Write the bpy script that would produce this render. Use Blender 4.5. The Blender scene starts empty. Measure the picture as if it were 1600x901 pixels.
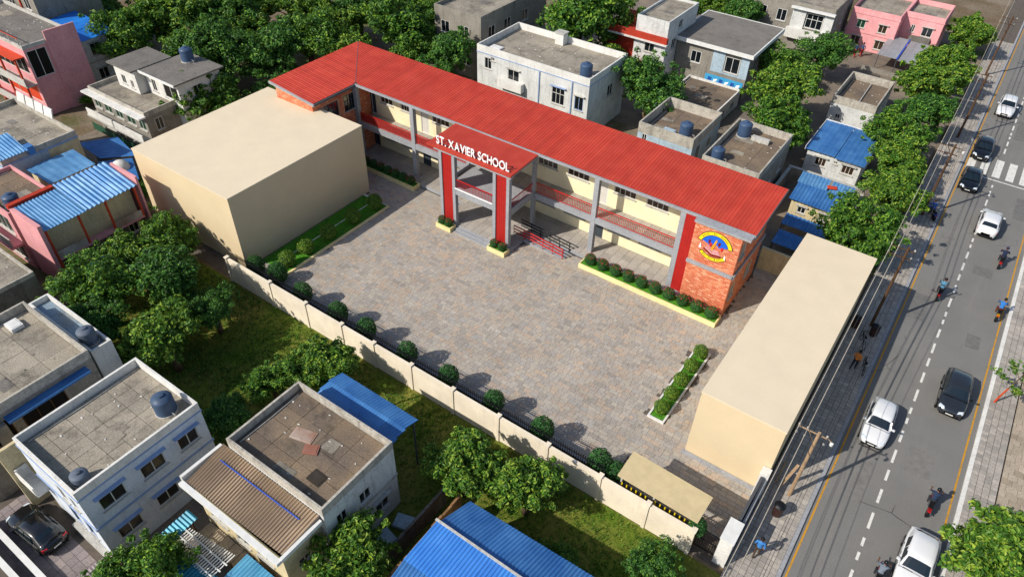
import bpy, bmesh, math, random
from mathutils import Vector, Matrix
R = random.Random(11)
PI = math.pi
sc = bpy.context.scene
COL = sc.collection

# ------------------------------------------------------------------ camera
cam_d = bpy.data.cameras.new('camera'); cam = bpy.data.objects.new('camera', cam_d); COL.objects.link(cam)
YAW, PITCH, ROLL = math.radians(-34.164), math.radians(41.272), math.radians(1.727)
fw = Vector((math.cos(PITCH)*math.sin(YAW), math.cos(PITCH)*math.cos(YAW), -math.sin(PITCH)))
r0 = Vector((math.cos(YAW), -math.sin(YAW), 0)); u0 = r0.cross(fw)
r1 = math.cos(ROLL)*r0 + math.sin(ROLL)*u0; u1 = -math.sin(ROLL)*r0 + math.cos(ROLL)*u0
mw = Matrix((r1, u1, -fw)).transposed().to_4x4(); mw.translation = (0, 0, 36)
cam.matrix_world = mw
cam_d.sensor_width = 36; cam_d.lens = 36*1117.65/1600; cam_d.clip_end = 1500; cam_d.clip_start = .5
sc.camera = cam
# ------------------------------------------------------------------ sky and sun
SUN_EL, SUN_AZ = math.radians(38.5), math.radians(61)      # shadows run towards (+x, +y)
world = bpy.data.worlds.new('World'); sc.world = world; world.use_nodes = True
nt = world.node_tree; nt.nodes.clear()
sky = nt.nodes.new('ShaderNodeTexSky'); sky.sky_type = 'NISHITA'; sky.sun_disc = False
sky.sun_elevation = SUN_EL; sky.sun_rotation = math.radians(209)
sky.air_density = 1.0; sky.dust_density = 1.2
bg = nt.nodes.new('ShaderNodeBackground'); bg.inputs['Strength'].default_value = .125
wo = nt.nodes.new('ShaderNodeOutputWorld')
nt.links.new(sky.outputs[0], bg.inputs[0]); nt.links.new(bg.outputs[0], wo.inputs[0])
sun_d = bpy.data.lights.new('sun', 'SUN'); sun_d.energy = 4.6; sun_d.angle = math.radians(.55); sun_d.color = (1, .935, .84)
sun = bpy.data.objects.new('sun', sun_d); COL.objects.link(sun)
sdir = Vector((math.cos(SUN_EL)*math.cos(SUN_AZ), math.cos(SUN_EL)*math.sin(SUN_AZ), -math.sin(SUN_EL)))
sun.rotation_euler = sdir.to_track_quat('-Z', 'Y').to_euler(); sun.location = (-40, -20, 60)
vs = sc.view_settings; vs.view_transform = 'Standard'; vs.look = 'None'; vs.exposure = 0.08; vs.gamma = 1; vs.use_curve_mapping = False
sc.cycles.max_bounces = 6; sc.cycles.diffuse_bounces = 3; sc.cycles.glossy_bounces = 3; sc.cycles.transmission_bounces = 3
sc.cycles.use_denoising = True

# ------------------------------------------------------------------ materials
def lin(h):
    h = h.lstrip('#'); o = []
    for i in (0, 2, 4):
        v = int(h[i:i+2], 16)/255; o.append(v/12.92 if v <= .04045 else ((v+.055)/1.055)**2.4)
    return (o[0], o[1], o[2], 1)
MATS = {}
class N:
    def __init__(s, name):
        s.m = bpy.data.materials.new(name); s.m.use_nodes = True; s.t = s.m.node_tree
        s.b = s.t.nodes['Principled BSDF']; s.out = s.t.nodes['Material Output']; MATS[name] = s.m
        s.pos = s.new('ShaderNodeNewGeometry')
    def new(s, k, **kw):
        n = s.t.nodes.new(k)
        for a, v in kw.items(): setattr(n, a, v)
        return n
    def l(s, a, b): s.t.links.new(a, b)
    def vec(s, scale=(1, 1, 1)):
        mp = s.new('ShaderNodeMapping'); mp.inputs['Scale'].default_value = scale
        s.l(s.pos.outputs['Position'], mp.inputs[0]); return mp.outputs[0]
    def noise(s, scale, detail=4, rough=.55, vec=None):
        n = s.new('ShaderNodeTexNoise'); n.inputs['Scale'].default_value = scale; n.inputs['Detail'].default_value = detail
        n.inputs['Roughness'].default_value = rough; s.l(vec or s.pos.outputs['Position'], n.inputs['Vector']); return n.outputs['Fac']
    def ramp(s, f, a, b, ca=(0, 0, 0, 1), cb=(1, 1, 1, 1)):
        r = s.new('ShaderNodeValToRGB'); r.color_ramp.elements[0].position = a; r.color_ramp.elements[1].position = b
        r.color_ramp.elements[0].color = ca; r.color_ramp.elements[1].color = cb; s.l(f, r.inputs[0]); return r.outputs[0]
    def mix(s, f, a, b, mode='MIX'):
        m = s.new('ShaderNodeMix', data_type='RGBA', blend_type=mode)
        for v, i in ((f, 0), (a, 6), (b, 7)):
            if hasattr(v, 'links'): s.l(v, m.inputs[i])
            else: m.inputs[i].default_value = v
        return m.outputs[2]
    def rnd(s):
        oi = s.new('ShaderNodeObjectInfo'); ad = s.new('ShaderNodeMath', operation='ADD'); fr = s.new('ShaderNodeMath', operation='FRACT')
        s.l(oi.outputs['Random'], ad.inputs[0]); s.l(s.pos.outputs['Random Per Island'], ad.inputs[1]); s.l(ad.outputs[0], fr.inputs[0]); return fr.outputs[0]
    def bump(s, f, st=.3, d=.02):
        b = s.new('ShaderNodeBump'); b.inputs['Strength'].default_value = st; b.inputs['Distance'].default_value = d
        s.l(f, b.inputs['Height']); s.l(b.outputs[0], s.b.inputs['Normal'])
    def fin(s, c, rough=.8, metal=0, spec=.3):
        if hasattr(c, 'links'): s.l(c, s.b.inputs['Base Color'])
        else: s.b.inputs['Base Color'].default_value = c
        s.b.inputs['Roughness'].default_value = rough; s.b.inputs['Metallic'].default_value = metal
        s.b.inputs['Specular IOR Level'].default_value = spec; return s.m
def dk(c, f): return (c[0]*f, c[1]*f, c[2]*f, 1)
def plain(name, h, rough=.7, var=.15, metal=0, spec=.3, scale=2.5):
    if name in MATS: return MATS[name]
    n = N(name); c = lin(h); f = n.ramp(n.noise(scale, 5), .3, .7)
    return n.fin(n.mix(f, dk(c, 1-var), dk(c, 1+var*.5)), rough, metal, spec)
def weather(name, h, dirt='#4a463f', amt=.55, streak=True, bump=.2, speck=.16, var=(.86, 1.06)):
    """plaster or concrete with blotches and vertical rain streaks"""
    if name in MATS: return MATS[name]
    n = N(name); c = lin(h); base = n.mix(n.ramp(n.noise(.7, 5), .3, .7), dk(c, var[0]), dk(c, var[1]))
    d = n.ramp(n.noise(1.1, 8, .7), .56-.1*amt, .80)
    base = n.mix(n.mix(amt, (0, 0, 0, 1), d), base, lin(dirt))
    if streak:
        st = n.ramp(n.noise(1.0, 6, .65, n.vec((3.2, 3.2, .35))), .52, .78)
        base = n.mix(n.mix(amt*.85, (0, 0, 0, 1), st), base, dk(lin(dirt), .8))
    sp = n.ramp(n.noise(9, 4), .35, .7); base = n.mix(speck, base, sp, 'OVERLAY')
    n.bump(n.noise(14, 5), bump, .03); return n.fin(base, .9, 0, .2)
def deck(name, h, h2, dirt='#3b3833'):
    """flat concrete roof: slabs of uneven tone, stains and damp patches"""
    if name in MATS: return MATS[name]
    n = N(name); base = n.mix(n.ramp(n.noise(.45, 6, .62), .36, .64), lin(h), lin(h2))
    base = n.mix(.35, base, n.ramp(n.rnd(), 0, 1, (.35, .35, .35, 1), (.65, .64, .62, 1)), 'OVERLAY')
    base = n.mix(n.mix(.8, (0, 0, 0, 1), n.ramp(n.noise(.8, 10, .74), .52, .72)), base, lin(dirt)); base = n.mix(n.mix(.55, (0, 0, 0, 1), n.ramp(n.noise(3.5, 8, .75), .60, .68)), base, dk(lin(h), 1.7))
    base = n.mix(n.mix(.5, (0, 0, 0, 1), n.ramp(n.noise(2.6, 6, .7, n.vec((1, .35, 1))), .58, .72)), base, dk(lin(h2), 1.35))
    base = n.mix(.22, base, n.ramp(n.noise(12, 4), .35, .68), 'OVERLAY')
    n.bump(n.noise(10, 6), .3, .03); return n.fin(base, .92, 0, .15)
def metal_sheet(name, h, h2=None, rust=.12, rough=.45):
    if name in MATS: return MATS[name]
    n = N(name); c = lin(h); base = n.mix(n.ramp(n.noise(.8, 6), .35, .68), c, lin(h2) if h2 else dk(c, .78))
    base = n.mix(.3, base, n.ramp(n.rnd(), 0, 1, (.36, .36, .36, 1), (.64, .64, .64, 1)), 'OVERLAY')
    base = n.mix(.35, base, n.ramp(n.noise(.6, 8, .7, n.vec((2.2, .7, 1))), .3, .72, (.36, .36, .36, 1), (.62, .62, .62, 1)), 'OVERLAY')
    if rust: base = n.mix(n.mix(rust*3, (0, 0, 0, 1), n.ramp(n.noise(2.2, 8, .7), .66, .76)), base, lin('#6d5a48'))
    return n.fin(base, rough, .15, .4)
def pieces(name, stops, rough=.85, dirt=.3, bump=.25):
    """paving or brick pieces, each with its own tone"""
    n = N(name); r = n.new('ShaderNodeValToRGB'); r.color_ramp.interpolation = 'LINEAR'
    while len(r.color_ramp.elements) < len(stops): r.color_ramp.elements.new(.5)
    for i, hx in enumerate(stops):
        r.color_ramp.elements[i].position = i/(len(stops)-1); r.color_ramp.elements[i].color = lin(hx)
    n.l(n.rnd(), r.inputs[0])
    base = n.mix(.28, r.outputs[0], n.ramp(n.noise(.35, 6), .3, .72, (.3, .3, .3, 1), (.66, .66, .66, 1)), 'OVERLAY')
    base = n.mix(n.mix(dirt, (0, 0, 0, 1), n.ramp(n.noise(.9, 8, .7), .52, .8)), base, lin('#4a443e'))
    base = n.mix(.2, base, n.ramp(n.noise(11, 4), .3, .7), 'OVERLAY')
    n.bump(n.noise(16, 4), bump, .02); return n.fin(base, rough, 0, .25)

M_leaf = []
for i, (a, b, c) in enumerate((('#1f4314', '#467722', '#88a836'), ('#1d4018', '#3b6d28', '#74a03a'), ('#274a14', '#538024', '#9aaf3c'), ('#193d1c', '#2d612c', '#4d863c'))):
    n = N('leaf_%d' % i); r = n.new('ShaderNodeValToRGB'); e = r.color_ramp.elements; e.new(.55)
    for k, hx in enumerate((a, b, c)): e[k].color = lin(hx)
    e[1].position = .62; e[2].position = 1; n.l(n.pos.outputs['Random Per Island'], r.inputs[0])
    col = n.mix(.3, r.outputs[0], n.ramp(n.noise(.5, 3), .3, .7, (.3, .3, .3, 1), (.68, .68, .6, 1)), 'OVERLAY')
    n.fin(col, .55, 0, .35)
    tr = n.new('ShaderNodeBsdfTranslucent'); n.l(n.mix(.5, col, lin('#8aa62a')), tr.inputs[0])
    mx = n.new('ShaderNodeMixShader'); mx.inputs[0].default_value = .22
    n.l(n.b.outputs[0], mx.inputs[1]); n.l(tr.outputs[0], mx.inputs[2]); n.l(mx.outputs[0], n.out.inputs[0]); M_leaf.append(n.m)
n = N('flower'); n.fin(lin('#c02236'), .6); M_flower = n.m
M_bark = plain('bark', '#5a4a38', .95, .4, scale=6)
M_soil = plain('soil', '#4d3d28', .95, .4)
n = N('asphalt'); b = n.mix(n.ramp(n.noise(.25, 6, .6), .3, .7), lin('#71706d'), lin('#7c7a76'))
b = n.mix(n.mix(.4, (0, 0, 0, 1), n.ramp(n.noise(1.0, 7, .7, n.vec((1.2, .12, 1))), .52, .75)), b, lin('#89847d'))
b = n.mix(n.mix(.55, (0, 0, 0, 1), n.ramp(n.noise(.5, 8, .7), .6, .72)), b, lin('#625f5c'))
vo = n.new('ShaderNodeTexVoronoi', feature='DISTANCE_TO_EDGE'); vo.inputs['Scale'].default_value = .32; wv = n.mix(.12, n.pos.outputs['Position'], n.noise(1.5, 4)); n.l(wv, vo.inputs['Vector'])
ck = n.ramp(vo.outputs['Distance'], .004, .010, (1, 1, 1, 1), (0, 0, 0, 1)); ck = n.mix(1, ck, n.ramp(n.noise(.18, 3), .58, .68), 'MULTIPLY'); b = n.mix(ck, b, lin('#3f3d3b'))
b = n.mix(.3, b, n.ramp(n.noise(22, 3), .3, .7), 'OVERLAY'); n.bump(n.noise(40, 3), .3, .02); M_asphalt = n.fin(b, .9, 0, .25)
n = N('paint_white'); b = n.mix(n.ramp(n.noise(3, 7, .7), .52, .75), lin('#d6d4cd'), lin('#8b8781')); M_pwhite = n.fin(b, .75)
n = N('paint_yellow'); b = n.mix(n.ramp(n.noise(2.5, 7, .7), .5, .72), lin('#c08a22'), lin('#7d6c4a')); M_pyellow = n.fin(b, .75)
n = N('ground_mix'); b = n.mix(n.ramp(n.noise(.12, 7, .65), .42, .6), lin('#6b5c48'), lin('#837768'))
b = n.mix(n.ramp(n.noise(.09, 6, .6, n.vec((1, 1.3, 1))), .5, .62), b, lin('#45501f')); b = n.mix(.35, b, n.ramp(n.noise(4, 7, .7), .3, .7), 'OVERLAY')
n.bump(n.noise(5, 6), .5, .06); M_ground = n.fin(b, .95, 0, .1)
n = N('lot_earth'); b = n.mix(n.ramp(n.noise(.22, 7, .65), .38, .62), lin('#52681f'), lin('#7a7438')); b = n.mix(n.ramp(n.noise(.5, 7, .7), .5, .72), b, lin('#34481a'))
b = n.mix(.4, b, n.ramp(n.noise(5, 7, .7), .3, .7), 'OVERLAY'); n.bump(n.noise(6, 6), .5, .06); M_lot = n.fin(b, .95, 0, .1)
n = N('lane'); b = n.mix(n.ramp(n.noise(.3, 7, .65), .4, .62), lin('#6d665e'), lin('#86796a')); b = n.mix(n.ramp(n.noise(.8, 8, .7), .55, .75), b, lin('#4f4a44'))
b = n.mix(.3, b, n.ramp(n.noise(7, 6, .7), .3, .7), 'OVERLAY'); M_lane = n.fin(b, .92, 0, .15)
M_lawn = plain('lawn', '#4c8c1e', .9, .35, scale=6)
M_paver = pieces('courtyard_stone', ['#9d958b', '#a69e93', '#aca497', '#a89888', '#9e9a95', '#aaa399', '#b29f8c', '#a39d96', '#948e86', '#b2aa9e'], dirt=.16)
M_tile = pieces('pavement_tile', ['#9b958d', '#a7a097', '#8f8a84', '#b1a99e', '#98928b'], dirt=.3)
M_tile2 = pieces('pavement_brown', ['#a09382', '#aa9d8b', '#958876', '#b3a693'], dirt=.35)
M_gtile = pieces('corridor_tile', ['#a49d95', '#aca59c', '#9c958d', '#b2aaa0'], dirt=.15)
M_brick = pieces('brick', ['#c56a4a', '#cd7855', '#d58865', '#c0664a', '#d07d5a', '#dda482', '#c87150'], dirt=.08)
M_mortar = plain('mortar', '#c08a6c', .95, .15)
M_joint = plain('joint_sand', '#5f574f', .95, .2)
M_cjoint = plain('roof_joint', '#4a4640', .95, .25)
M_red = metal_sheet('red_roof_sheet', '#b83b2b', '#c34634', 0, .6)
M_redp = plain('red_paint', '#b3221c', .45, .1)
M_reds = plain('red_screen', '#a62420', .5, .12)
M_rail = plain('red_rail', '#b81f1d', .4, .08)
M_grey = weather('grey_trim', '#9a9ca0', '#6b6c6f', .25)
M_dgrey = plain('dark_grey', '#4d5054', .6, .1)
M_black = plain('black_metal', '#15161a', .45, .1)
M_cream = weather('cream_wall', '#f0e3bd', '#cfc096', .12, bump=.03, speck=.05)
M_tan = weather('tan_block', '#d3c09d', '#c9b592', .05, bump=.015, speck=.03, var=(.96, 1.02))
M_tanr = weather('tan_roof', '#d8c9ae', '#cbbb9e', .07, False, bump=.02, speck=.035, var=(.955, 1.02))
M_bwall = weather('boundary_wall', '#e6dac4', '#98876c', .2, bump=.05, speck=.06)
M_planter = weather('planter', '#ead89f', '#a99a6e', .15)
M_white = weather('white_paint', '#dad8d2', '#7d7a73', .35)
M_wtrim = plain('white_trim', '#d8d8d4', .6, .12)
M_letter = plain('letter_white', '#f2f2f0', .4, .02)
M_glass = N('window_glass').fin(lin('#141a1e'), .08, 0, .9)
M_glassb = N('window_brown').fin(lin('#3b2c20'), .2, 0, .7)
M_glassg = N('window_green').fin(lin('#17402f'), .2, 0, .7)
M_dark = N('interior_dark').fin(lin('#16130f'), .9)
M_frame = plain('window_frame', '#c9c7c0', .5, .1)
M_bframe = plain('blue_frame', '#8ea2c4', .5, .15)
M_tank = plain('tank_blue', '#3d526f', .45, .2)
M_concrete = weather('bare_concrete', '#8f8a80', '#433f3a', .6)
M_concdark = weather('old_concrete', '#77736c', '#2c2a28', .8)
M_parapet = weather('parapet_grime', '#b6b0a4', '#454039', .75)
M_whitewall = weather('dirty_white', '#cfd0cd', '#66625a', .5)
M_bluewash = weather('blue_wash', '#a9bcc8', '#56636b', .45)
M_creamh = weather('house_cream', '#cfc09a', '#7c6f52', .45)
M_pink = weather('pink_wall', '#d79a9c', '#a66a66', .2, bump=.06)
M_pink2 = weather('pink_bright', '#e4a2a3', '#a5686a', .22, bump=.06)
M_redw = weather('red_wall', '#ad3a28', '#5e2a20', .35)
M_orange = plain('orange_red', '#c44424', .6, .15)
M_green = plain('green_shutter', '#27523c', .6, .2)
M_deck1 = deck('roof_deck_a', '#7c766c', '#a0988a'); M_deck2 = deck('roof_deck_b', '#a09889', '#8a8377'); M_deck3 = deck('roof_deck_c', '#84735f', '#6b6056')
M_deckg = deck('roof_deck_grey', '#706c67', '#7c7771', '#55514d')
M_blue = metal_sheet('blue_sheet', '#3267a5', '#4a80b8', .1); M_blue2 = metal_sheet('pale_blue_sheet', '#6a9cc6', '#4c82b4', .14)
M_tarp = metal_sheet('blue_tarp', '#2f86e0', '#2672cc', 0, .4); M_teal = metal_sheet('teal_sheet', '#226d86', '#2f87a0', .2)
M_steel = metal_sheet('grey_sheet', '#9a9ea2', '#8b8f92', .08); M_brown = metal_sheet('brown_sheet', '#9a8670', '#a79279', .15, .7)
M_rusty = metal_sheet('rust_sheet', '#9d7a66', '#c4bcb2', .5, .7)
M_navy = plain('blue_band', '#2b4fb0', .5, .1)
M_wire = plain('cable', '#b3a898', .6, .2); M_wire2 = plain('cable_dark', '#3f3b38', .6, .2)
M_pole = weather('pole_concrete', '#a58b6e', '#6a5844', .4); M_poled = weather('pole_wood', '#5a4330', '#2e241c', .5)
M_rubber = plain('rubber', '#0d0d0e', .8, .1); M_rim = plain('rim', '#8e9194', .3, .1, .7)
M_hood = weather('window_hood', '#b9b7b0', '#5f5b54', .5)

# ------------------------------------------------------------------ mesh helpers
class MB:
    def __init__(s): s.v = []; s.f = []; s.mi = []; s.cm = 0
    def face(s, pts):
        i = len(s.v); s.v += [tuple(p) for p in pts]; s.f.append(tuple(range(i, i+len(pts)))); s.mi.append(s.cm)
    def box(s, x0, x1, y0, y1, z0, z1):
        i = len(s.v)
        s.v += [(x0, y0, z0), (x1, y0, z0), (x1, y1, z0), (x0, y1, z0), (x0, y0, z1), (x1, y0, z1), (x1, y1, z1), (x0, y1, z1)]
        for q in ((0, 3, 2, 1), (4, 5, 6, 7), (0, 1, 5, 4), (1, 2, 6, 5), (2, 3, 7, 6), (3, 0, 4, 7)): s.f.append(tuple(i+k for k in q)); s.mi.append(s.cm)
        return s
    def hexa(s, p):      # 8 points, bottom ring then top ring
        i = len(s.v); s.v += [tuple(q) for q in p]
        for q in ((0, 3, 2, 1), (4, 5, 6, 7), (0, 1, 5, 4), (1, 2, 6, 5), (2, 3, 7, 6), (3, 0, 4, 7)): s.f.append(tuple(i+k for k in q)); s.mi.append(s.cm)
        return s
    def prism(s, poly, a, b, ax='z'):
        n = len(poly); i = len(s.v)
        def P(q, h): return (q[0], q[1], h) if ax == 'z' else ((q[0], h, q[1]) if ax == 'y' else (h, q[0], q[1]))
        s.v += [P(q, a) for q in poly] + [P(q, b) for q in poly]
        s.f.append(tuple(range(i+n-1, i-1, -1))); s.f.append(tuple(range(i+n, i+2*n))); s.mi += [s.cm]*2
        for k in range(n): s.f.append((i+k, i+(k+1) % n, i+n+(k+1) % n, i+n+k)); s.mi.append(s.cm)
        return s
    def tube(s, pts, rad, n=6, caps=True):
        pts = [Vector(p) for p in pts]; m = len(pts); rad = rad if isinstance(rad, (list, tuple)) else [rad]*m; i0 = len(s.v)
        for k, p in enumerate(pts):
            d = (pts[min(k+1, m-1)]-pts[max(k-1, 0)])
            d = d.normalized() if d.length > 1e-6 else Vector((0, 0, 1))
            a = d.cross(Vector((0, 0, 1)) if abs(d.z) < .9 else Vector((1, 0, 0))).normalized(); b = d.cross(a)
            for j in range(n):
                t = 2*PI*j/n; s.v.append(tuple(p+(a*math.cos(t)+b*math.sin(t))*rad[k]))
        for k in range(m-1):
            for j in range(n):
                s.f.append((i0+k*n+j, i0+k*n+(j+1) % n, i0+(k+1)*n+(j+1) % n, i0+(k+1)*n+j)); s.mi.append(s.cm)
        if caps:
            s.f.append(tuple(i0+j for j in range(n-1, -1, -1))); s.f.append(tuple(i0+(m-1)*n+j for j in range(n))); s.mi += [s.cm]*2
        return s
    def lathe(s, prof, c=(0, 0, 0), n=16, ax='z'):
        i0 = len(s.v); m = len(prof)
        for (r, h) in prof:
            for j in range(n):
                t = 2*PI*j/n; x, y = r*math.cos(t), r*math.sin(t)
                s.v.append((c[0]+x, c[1]+y, c[2]+h) if ax == 'z' else (c[0]+h, c[1]+x, c[2]+y))
        for k in range(m-1):
            for j in range(n): s.f.append((i0+k*n+j, i0+k*n+(j+1) % n, i0+(k+1)*n+(j+1) % n, i0+(k+1)*n+j)); s.mi.append(s.cm)
        s.f.append(tuple(i0+j for j in range(n-1, -1, -1))); s.f.append(tuple(i0+(m-1)*n+j for j in range(n))); s.mi += [s.cm]*2
        return s
    def mesh(s, name, mats, smooth=False):
        me = bpy.data.meshes.new(name); me.from_pydata(s.v, [], s.f)
        for m in (mats if isinstance(mats, (list, tuple)) else [mats]): me.materials.append(m)
        if isinstance(mats, (list, tuple)): me.polygons.foreach_set('material_index', s.mi)
        if smooth: me.polygons.foreach_set('use_smooth', [True]*len(me.polygons))
        me.update(); return me
    def build(s, name, mats, parent=None, loc=(0, 0, 0), rz=0, smooth=False, world=True):
        if parent is not None and world:
            o = ORG.get(parent.name, (0, 0, 0)); s.v = [(x-o[0], y-o[1], z-o[2]) for x, y, z in s.v]
        return put(name, s.mesh(name, mats, smooth), parent, loc, rz)
ORG = {}
def put(name, me, parent=None, loc=(0, 0, 0), rz=0):
    o = bpy.data.objects.new(name, me); COL.objects.link(o); o.location = loc; o.rotation_euler = (0, 0, rz)
    if parent is not None: o.parent = parent
    return o
def tag(o, label=None, cat=None, group=None, kind=None):
    for k, v in (('label', label), ('category', cat), ('group', group), ('kind', kind)):
        if v: o[k] = v
    return o
def thing(name, label, cat, loc=(0, 0, 0), rz=0, group=None):
    o = bpy.data.objects.new(name, None); COL.objects.link(o); o.location = loc; o.rotation_euler = (0, 0, rz); o.empty_display_size = .2
    ORG[o.name] = loc; return tag(o, label, cat, group)
def struct(name, mb, m): return tag(mb.build(name, m), kind='structure')
def stuff(o, label=None):
    o['kind'] = 'stuff'
    if label: o['label'] = label
    return o
def copy_tree(o, parent=None):
    c = o.copy(); COL.objects.link(c); c.parent = parent
    for ch in list(o.children): copy_tree(ch, c)
    return c

# ------------------------------------------------------------------ people: one skinned figure per pose, built first
def skin_figure(name, J, E_, seg_mat, root=0):
    me = bpy.data.meshes.new(name); me.from_pydata([j[0] for j in J], E_, []); ob = bpy.data.objects.new(name, me); COL.objects.link(ob)
    ob.modifiers.new('s', 'SKIN'); sv = me.skin_vertices[0].data if me.skin_vertices else None
    if sv is None:
        bm = bmesh.new(); bm.from_mesh(me); bm.verts.layers.skin.verify(); bm.to_mesh(me); bm.free(); sv = me.skin_vertices[0].data
    for i, j in enumerate(J): sv[i].radius = j[1]
    sv[root].use_root = True
    sb = ob.modifiers.new('d', 'SUBSURF'); sb.levels = 1; sb.render_levels = 1
    dg = bpy.context.evaluated_depsgraph_get(); out = bpy.data.meshes.new_from_object(ob.evaluated_get(dg)); out.name = name
    bpy.data.objects.remove(ob); 
    P = [Vector(j[0]) for j in J]
    for p in out.polygons:
        c = p.center; best = (9, 0)
        for k, (a, b) in enumerate(E_):
            A, B = P[a], P[b]; t = max(0, min(1, (c-A).dot(B-A)/max((B-A).length_squared, 1e-9))); d = (c-(A+(B-A)*t)).length
            if d < best[0]: best = (d, seg_mat[k])
        p.material_index = best[1]; p.use_smooth = True
    for k in range(5): out.materials.append(None)
    return out
def figure(pose):
    # x: to the right, y: forwards, z: up; 0 skin 1 shirt 2 trousers 3 hair 4 shoes
    if pose == 'ride':
        hip = (0, -.02, .86); chest = (0, .12, 1.22); neck = (0, .19, 1.42); head = (0, .23, 1.56); top = (0, .24, 1.68)
        knee = (.19, .36, .72); ank = (.17, .16, .34); toe = (.17, .34, .28); sh = (.19, .16, 1.34); el = (.30, .34, 1.14); wr = (.29, .58, 1.08); hd = (.28, .67, 1.07)
    elif pose == 'walk':
        hip = (0, 0, .92); chest = (0, .02, 1.25); neck = (0, .03, 1.46); head = (0, .06, 1.60); top = (0, .06, 1.72)
        knee = (.10, .12, .50); ank = (.10, .02, .10); toe = (.11, .17, .04); sh = (.19, .02, 1.38); el = (.26, .0, 1.12); wr = (.25, .14, .92); hd = (.24, .20, .86)
    J = [(hip, (.15, .11)), (chest, (.17, .11)), (neck, (.06, .06)), (head, (.085, .10)), (top, (.06, .07))]
    E_ = [(0, 1), (1, 2), (2, 3), (3, 4)]; S = [1, 1, 0, 3]
    for sx in (-1, 1):
        def m(p, dy=0, dz=0): return (p[0]*sx, p[1]+dy, p[2]+dz)
        k = len(J); off = (-.30 if pose == 'walk' and sx < 0 else 0)
        J += [((.1*sx, hip[1], hip[2]-.06), (.095, .10)), (m(knee, off*.5), (.065, .07)), (m(ank, off), (.045, .05)), (m(toe, off), (.04, .035))]
        E_ += [(0, k), (k, k+1), (k+1, k+2), (k+2, k+3)]; S += [2, 2, 2, 4]
        k = len(J); oy = (.12 if pose == 'walk' and sx > 0 else 0)
        J += [(m(sh), (.07, .07)), (m(el, -oy), (.05, .05)), (m(wr, -oy*1.6), (.035, .035)), (m(hd, -oy*1.6), (.045, .025))]
        E_ += [(1, k), (k, k+1), (k+1, k+2), (k+2, k+3)]; S += [1, 1, 0, 0]
        base = Vector(m(hd, -oy*1.6)); d = (base-Vector(m(wr, -oy*1.6))).normalized()
        for q, (ox, ln) in enumerate(((-.03, .07), (-.01, .085), (.01, .08), (.03, .06))):
            k2 = len(J); sd = Vector((1, 0, 0))*ox
            J += [(tuple(base+sd+d*.04), (.010, .010)), (tuple(base+sd+d*.04+d*ln+Vector((0, 0, -.02))), (.008, .008))]; E_ += [(k+3, k2), (k2, k2+1)]; S += [0, 0]
        k2 = len(J); J += [(tuple(base+Vector((-.05*sx, 0, 0))-d*.02), (.011, .011)), (tuple(base+Vector((-.075*sx, 0, 0))+d*.03), (.009, .009))]; E_ += [(k+3, k2), (k2, k2+1)]; S += [0, 0]
    return skin_figure('person_'+pose, J, E_, S)
FIG = {'ride': figure('ride'), 'walk': figure('walk')}
M_skin = plain('skin', '#7d5238', .6, .08); M_hair = plain('hair', '#14110f', .6, .1); M_shoe = plain('shoe', '#2a2522', .6, .1)
def person(label, pose, loc, rz, shirt, trousers, hat=None, group=None, s=1.0):
    o = put('person', FIG[pose], None, loc, rz); o.scale = (s, s, s); tag(o, label, 'person', group)
    for i, m in enumerate((M_skin, plain('cloth_'+shirt, shirt, .85, .2), plain('cloth_'+trousers, trousers, .85, .2), M_hair, M_shoe)):
        o.material_slots[i].link = 'OBJECT'; o.material_slots[i].material = m
    hy, hz = (.235, 1.60) if pose == 'ride' else (.06, 1.65)
    mb = MB(); k = .118 if hat else .108
    mb.lathe([(k*.95, -.05), (k*1.02, 0), (k*.95, .05), (k*.7, .10), (k*.25, .125)], (0, hy-.015, hz), 12)
    h = mb.build('helmet' if hat else 'hair', plain('hat_'+hat, hat, .3, .05) if hat else M_hair, o, smooth=True, world=False)
    mb = MB(); mb.box(-.012, .012, hy+.09, hy+.125, hz-.075, hz-.045)
    for sx in (-1, 1): mb.box(sx*.1-.012, sx*.1+.012, hy-.03, hy+.01, hz-.08, hz-.03)
    mb.build('nose_and_ears', M_skin, o, world=False)
    mb = MB()
    for sx in (-1, 1): mb.box(sx*.035-.014, sx*.035+.014, hy+.08, hy+.1, hz-.04, hz-.025)
    mb.box(-.03, .03, hy+.075, hy+.096, hz-.105, hz-.095); mb.build('eyes_and_mouth', M_hair, o, world=False)
    return o
# ------------------------------------------------------------------ ground, road, pavements
struct('ground', MB().box(-420, 420, -250, 480, -.6, -.02), M_ground)
struct('grass_lot', MB().box(-48, -3.2, 10.2, 21.9, -.3, -.012), M_lot)
struct('grass_lot', MB().box(-16.8, -.2, 14, 21.88, -.3, -.009), M_lot)
for a in ((-24, -1.2, 48.3, 105), (-46, -24, 62, 110), (-62, -40.5, 3, 10.1), (-27.0, -20, -2, 10), (-70, -62, 22, 30)):
    struct('lane', MB().box(a[0], a[1], a[2], a[3], -.3, -.010+.001*R.random()), M_lane)
road = struct('road', MB().box(1.62, 8.48, -10, 330, -.3, 0), M_asphalt)
y = 12.0; k = 0
while y < 150:
    ln = (1.15, 1.05, .55, .6, 1.2, 1.1, .9)[k % 7]
    if not 73 < y < 80: MB().box(4.57, 4.72, y, y+ln, 0, .005).build('lane_dash', M_pwhite, road)
    y += ln+(.75, .7, .45, .7, .8, .75, .65)[k % 7]; k += 1
MB().box(1.80, 1.90, -10, 330, 0, .005).build('edge_line', M_pyellow, road); MB().box(8.10, 8.20, -10, 330, 0, .005).build('edge_line', M_pyellow, road)
for i in range(6): MB().box(1.95+i*1.17, 2.62+i*1.17, 74.6, 78.4, 0, .006).build('crossing_bar', M_pwhite, road)
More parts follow.
